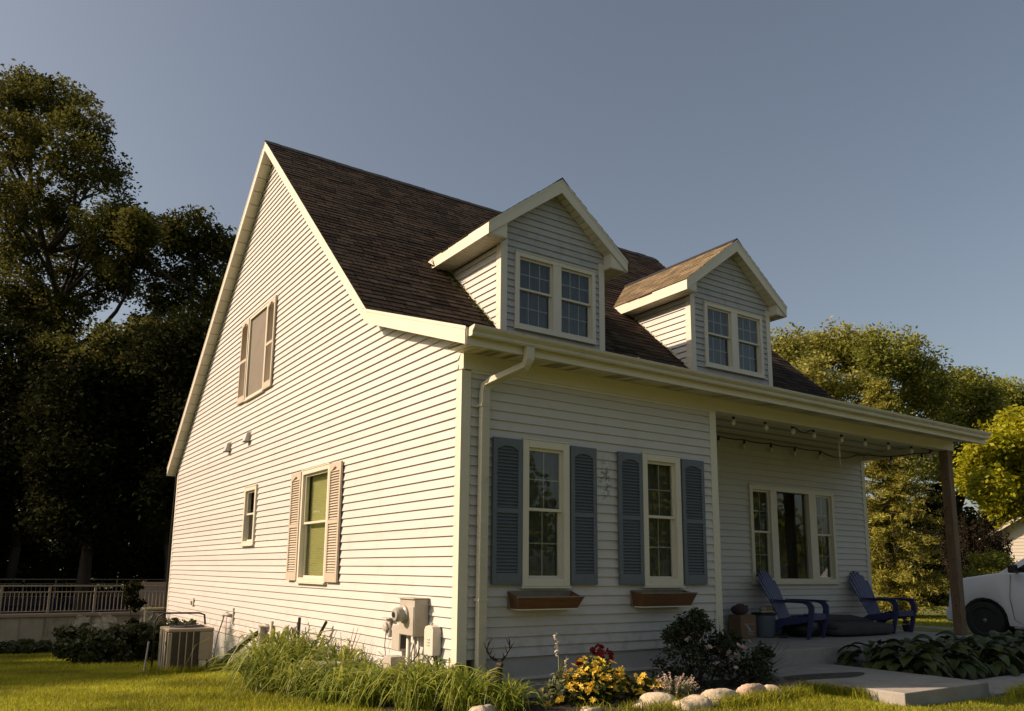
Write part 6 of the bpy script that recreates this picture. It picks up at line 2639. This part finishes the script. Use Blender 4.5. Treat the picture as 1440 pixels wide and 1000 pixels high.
outline = [(0.76, 0.42), (0.80, 0.60), (0.79, 0.78), (0.70, 0.95), (0.58, 1.21), (0.45, 1.285), (0.0, 1.37), (-0.42, 1.425), (-0.62, 1.46), (-1.42, 1.99), (-1.7, 2.05), (-3.6, 2.02), (-4.05, 1.9), (-4.25, 1.4), (-4.28, 0.7), (-4.2, 0.40)]
lowr = [(-wb_ - ar, 0.36)] + list(reversed([p for p in arch(-wb_)]))[0:] if False else []
bot = [(p[0], p[1]) for p in reversed(arch(-wb_))] + [(-wb_ + ar + 0.02, 0.30), (-ar - 0.02, 0.30)] + [(p[0], p[1]) for p in reversed(arch(0))]
body = outline + bot
body_lower = [(0.76, 0.42), (0.80, 0.60), (0.78, 0.78), (0.70, 1.00), (0.58, 1.20), (0.42, 1.305), (0.0, 1.375), (-0.30, 1.42), (-0.75, 1.43), (-4.1, 1.42), (-4.25, 1.3), (-4.28, 0.7), (-4.2, 0.40)] + bot
# loft across the width with tumblehome
ws = [(0.0, 0.99, 0.0), (0.05, 1.0, 0.012), (0.30, 1.0, 0.03), (0.95, 1.0, 0.04), (1.60, 1.0, 0.03), (1.85, 1.0, 0.012), (1.90, 0.99, 0.0)]
q = MB()
nb_ = len(body_lower)
vs = []
for (x_, s, zc_) in ws:
    for (a, b_) in body_lower:
        f = max(0, min(1, (b_ - 1.15) / 0.25))
        vs.append((x_ if 0.05 < x_ < 1.85 else (x_ + (0.05 if x_ < 1 else -0.05) * f), a * s - (0.12 if x_ in (0.0, 1.90) and a > 0.5 else 0.0) + (0.06 * (1 - abs(x_ - 0.95) / 0.95) if a > 0.5 else 0), b_ + zc_ * (1 if b_ > 1.1 else 0)))
fs = []
for i in range(len(ws) - 1):
    for k in range(nb_):
        k2 = (k + 1) % nb_
        fs.append((i * nb_ + k, i * nb_ + k2, (i + 1) * nb_ + k2, (i + 1) * nb_ + k))
fs.append(tuple(range(nb_)))
fs.append(tuple((len(ws) - 1) * nb_ + k for k in range(nb_ - 1, -1, -1)))
q.add(vs, fs)
bd = obj("body", q, WHITEP, t, bevel=0.02)
for p in bd.data.polygons:
    p.use_smooth = True
# cabin
q = MB()
cab = [(-0.28, 1.40), (-1.15, 1.93), (-1.5, 2.0), (-3.7, 1.98), (-4.1, 1.40)]
vs = []
for (x_, ins) in ((0.06, 0.0), (0.22, 0.0), (1.68, 0.0), (1.84, 0.0)):
    for (a, b_) in cab:
        f = (b_ - 1.40) / 0.6
        xx = x_ + (0.14 * f if x_ < 0.1 else (-0.14 * f if x_ > 1.8 else 0))
        vs.append((xx, a, b_ + (0.02 if 0.1 < x_ < 1.8 and f > 0.5 else 0)))
fs = []
for i in range(3):
    for k in range(5):
        k2 = (k + 1) % 5
        fs.append((i * 5 + k, i * 5 + k2, (i + 1) * 5 + k2, (i + 1) * 5 + k))
fs += [(0, 1, 2, 3, 4), (19, 18, 17, 16, 15)]
q.add(vs, fs)
obj("cabin", q, WHITEP, t, bevel=0.02)
AUTOG = mat("dark_auto_glass", (0.01, 0.012, 0.012), 0.05, 0.0, 2, spec=1.0)
q = MB()
q.prism([(-0.62, 1.455), (-1.18, 1.84), (-1.5, 1.91), (-2.35, 1.91), (-2.35, 1.45)], 0, 0.004, lambda a, b_, d: Vector((0.052 + 0.14 * (b_ - 1.40) / 0.6 + d, a, b_)))
obj("side_window", q, AUTOG, t)
q = MB()
q.prism([(-2.45, 1.45), (-2.45, 1.91), (-3.45, 1.90), (-3.75, 1.45)], 0, 0.004, lambda a, b_, d: Vector((0.052 + 0.14 * (b_ - 1.40) / 0.6 + d, a, b_)))
obj("side_window", q, AUTOG, t)
q = MB()
q.add([(0.24, -0.33, 1.45), (1.66, -0.33, 1.45), (1.60, -1.10, 1.925), (0.30, -1.10, 1.925), (0.24, -0.30, 1.44), (1.66, -0.30, 1.44), (1.60, -1.08, 1.94), (0.30, -1.08, 1.94)],
      [(0, 1, 2, 3), (4, 5, 6, 7), (0, 4, 5, 1), (1, 5, 6, 2), (2, 6, 7, 3), (3, 7, 4, 0)])
obj("windshield", q, AUTOG, t)
# wheels
for (yy, xx) in ((0, 0.0), (-wb_, 0.0), (0, 1.68), (-wb_, 1.68)):
    Rx = Matrix.Rotation(-pi / 2 if xx < 1 else pi / 2, 3, 'Y')
    q = MB()
    cc = (xx + (0.24 if xx < 1 else -0.02), yy, hubz)
    q.lathe([(0.26, 0.235), (0.29, 0.255), (0.385, 0.25), (0.41, 0.22), (0.415, 0.12), (0.41, 0.03), (0.385, 0.0), (0.26, 0.0)], 36, c=cc, M=Rx)
    wh = obj("wheel", q, RUBBER, t)
    q = MB()
    for k in range(6):
        a = k * pi / 3
        M_ = Matrix.Rotation(a, 3, 'X')
        sx_ = -1 if xx < 1 else 1
        x0_ = cc[0] + sx_ * 0.20
        for s in (-1, 1):
            v4 = [Vector((0, 0.02 * s, 0.04)), Vector((0, 0.035 * s, 0.04)), Vector((0, 0.075 * s, 0.235)), Vector((0, 0.045 * s, 0.235))]
            fr_ = [M_ @ v for v in v4]
            q.add([tuple(v + Vector((x0_, yy, hubz))) for v in fr_] + [tuple(v + Vector((x0_ + sx_ * 0.025, yy, hubz))) for v in fr_],
                  [(0, 1, 2, 3), (7, 6, 5, 4), (0, 4, 5, 1), (1, 5, 6, 2), (2, 6, 7, 3), (3, 7, 4, 0)])
    obj("spokes", q, mat("black_alloy", (0.05, 0.05, 0.052), 0.22, metal=0.8), wh, kind='stuff')
    q = MB()
    q.lathe([(0.042, 0), (0.042, 0.24), (0.03, 0.25), (0.0, 0.25)], 16, c=cc, M=Rx)
    obj("hub_cap", q, mat("grey_hub", (0.22, 0.22, 0.22), 0.25, metal=0.6), wh)
    q = MB()
    q.lathe([(0.27, 0.05), (0.27, 0.055), (0.0, 0.06)], 24, c=cc, M=Rx)
    obj("wheel_disc", q, BLACK, wh)
    # wheel well
    q = MB()
    n = 12
    a0 = [(yy + 0.50 * cos(a), hubz + 0.50 * sin(a)) for a in [pi * i / n for i in range(n + 1)]]
    xa, xb = (0.06, 0.5) if xx < 1 else (1.4, 1.84)
    q.add([(xa, a, b_) for a, b_ in a0] + [(xb, a, b_) for a, b_ in a0], [(i, i + 1, n + 2 + i, n + 1 + i) for i in range(n)] + [tuple(range(n + 1, 2 * n + 2))])
    obj("wheel_well", q, BLACK, t)
    # flare
    if xx < 1:
        q = MB()
        for r0_, r1_ in ((0.455, 0.475),):
            pa = [(yy + r0_ * cos(a), hubz + r0_ * sin(a)) for a in [pi * i / 16 for i in range(17)]]
            pb = [(yy + r1_ * cos(a), hubz + r1_ * sin(a)) for a in [pi * i / 16 for i in range(17)]]
            q.add([(-0.012, a, b_) for a, b_ in pa] + [(-0.012, a, b_) for a, b_ in pb] + [(0.02, a, b_) for a, b_ in pa],
                  [(i, i + 1, 18 + i, 17 + i) for i in range(16)] + [(i, i + 1, 35 + i, 34 + i) for i in range(16)])
        obj("wheel_arch_trim", q, BLACK, t, fix=False)
# door seams, handle, mirror, step, lamps, grille
q = MB()
for (ya, yb, za, zb) in ((-0.62, -0.56, 0.45, 0.9), (-0.56, -0.60, 0.9, 1.40), (-0.62, -0.80, 0.45, 0.33)):
    q.tube([(-0.001, ya, za), (0.004 + (0.03 if zb > 1.3 else 0), yb, zb)], 0.006, 5)
q.tube([(-0.001, -1.75, 0.33), (0.03, -1.75, 1.40)], 0.006, 5)
obj("door_seam", q, BLACK, t, kind='stuff')
q = MB()
q.tube([(0.09, 0.58, 1.215), (0.09, 0.1, 1.345), (0.10, -0.45, 1.425)], 0.006, 5)
obj("hood_seam", q, BLACK, t)
q = MB()
q.box(-0.035, 0.0, -1.62, -1.42, 1.10, 1.13)
obj("door_handle", q, WHITEP, t, bevel=0.006)
q = MB()
q.box(-0.22, -0.02, -0.80, -0.66, 1.44, 1.62)
mr_ = obj("mirror", q, BLACK, t, bevel=0.03)
q = MB()
q.tube([(-0.03, -0.72, 1.50), (0.08, -0.72, 1.44)], 0.025, 6)
obj("stalk", q, BLACK, mr_)
q = MB()
q.box(-0.06, 0.10, -2.35, -0.62, 0.26, 0.30)
obj("running_board", q, mat("grey_step", (0.25, 0.25, 0.26), 0.4), t, bevel=0.01)
q = MB()
q.box(0.04, 1.86, 0.70, 0.88, 0.34, 0.66)
obj("bumper", q, WHITEP, t, bevel=0.06)
for xx in (0.10, 1.50):
    q = MB()
    q.box(xx, xx + 0.30, 0.70, 0.80, 0.80, 1.02)
    obj("headlight", q, mat("lamp_lens", (0.45, 0.46, 0.48), 0.1), t, bevel=0.03)
q = MB()
q.box(0.48, 1.42, 0.74, 0.86, 0.72, 1.05)
obj("grille", q, BLACK, t, bevel=0.02)

# ------------------------------------------------------------------ neighbouring house
# gable wall faces the camera side
np0 = at(1380, 752, 34)
t = empty("neighbour_house", (np0.x, np0.y, -0.5), rz=radians(-62), label="neighbouring white clapboard house with a low gable at the right edge", cat="house")
nw = 9.0   # gable width, local +x to the right along the wall, local y away
hz = 3.1
pk = hz + nw * 0.5 * 0.62
q = MB()
z_ = 0.0
k = 0
while z_ < pk - 0.15:
    a = max(0.3, (z_ + 0.14 - hz) / 0.62 + 0.3)
    if a < nw / 2:
        q = MB()
        rt = nw + 0.3 - (a - 0.3) - 0.3
        b2 = nw - a + 0.3
        if 0.9 <= z_ <= 2.05:
            spans = [(a, 1.35), (2.55, b2)]
        else:
            spans = [(a, b2)]
        for s0, s1 in spans:
            q.add([(s0, -0.02, z_), (s1, -0.02, z_), (s1, -0.004, z_ + 0.14), (s0, -0.004, z_ + 0.14), (s0, 0.02, z_), (s1, 0.02, z_)], [(0, 1, 2, 3), (0, 4, 5, 1)])
        obj("siding_board", q, mat("neighbour_siding", (0.60, 0.56, 0.48), 0.6, 0.05, 3), t)
    z_ += 0.14
q = MB()
q.prism([(0.31, -0.3), (nw + 0.29, -0.3), (nw + 0.29, hz), (nw / 2 + 0.3, pk - 0.1), (0.31, hz)], 0.06, 9, lambda a, b_, d: Vector((a, d, b_)))
obj("wall", q, mat("neighbour_siding", (0.60, 0.56, 0.48), 0.6, 0.05, 3), t)
for s in (-1, 1):
    q = MB()
    xc = nw / 2 + 0.3
    xe = xc + s * (nw / 2 + 0.45)
    ze = hz - 0.28
    q.add([(xe, -0.35, ze), (xc, -0.35, pk + 0.02), (xc, 9.3, pk + 0.02), (xe, 9.3, ze), (xe, -0.35, ze + 0.08), (xc, -0.35, pk + 0.12), (xc, 9.3, pk + 0.12), (xe, 9.3, ze + 0.08)],
          [(0, 1, 2, 3), (4, 5, 6, 7), (0, 3, 7, 4), (2, 6, 7, 3), (0, 4, 5, 1)])
    obj("roof", q, SHING, t)
    q = MB()
    q.add([(xe, -0.38, ze - 0.06), (xc, -0.38, pk - 0.06), (xc, -0.38, pk + 0.13), (xe, -0.38, ze + 0.09), (xe, -0.351, ze - 0.06), (xc, -0.351, pk - 0.06), (xc, -0.351, pk + 0.13), (xe, -0.351, ze + 0.09)],
          [(0, 1, 2, 3), (4, 5, 6, 7), (0, 4, 5, 1), (3, 2, 6, 7), (0, 3, 7, 4)])
    obj("rake_board", q, TRIM, t)
q = MB()
q.box(1.35, 2.55, -0.03, 0.0, 0.95, 2.12)
wf = obj("window", q, TRIM, t)
q = MB()
q.box(1.43, 1.92, -0.035, -0.031, 1.03, 2.04)
obj("pane", q, AUTOG, wf)
q = MB()
q.box(1.98, 2.47, -0.035, -0.031, 1.03, 2.04)
obj("pane", q, AUTOG, wf)
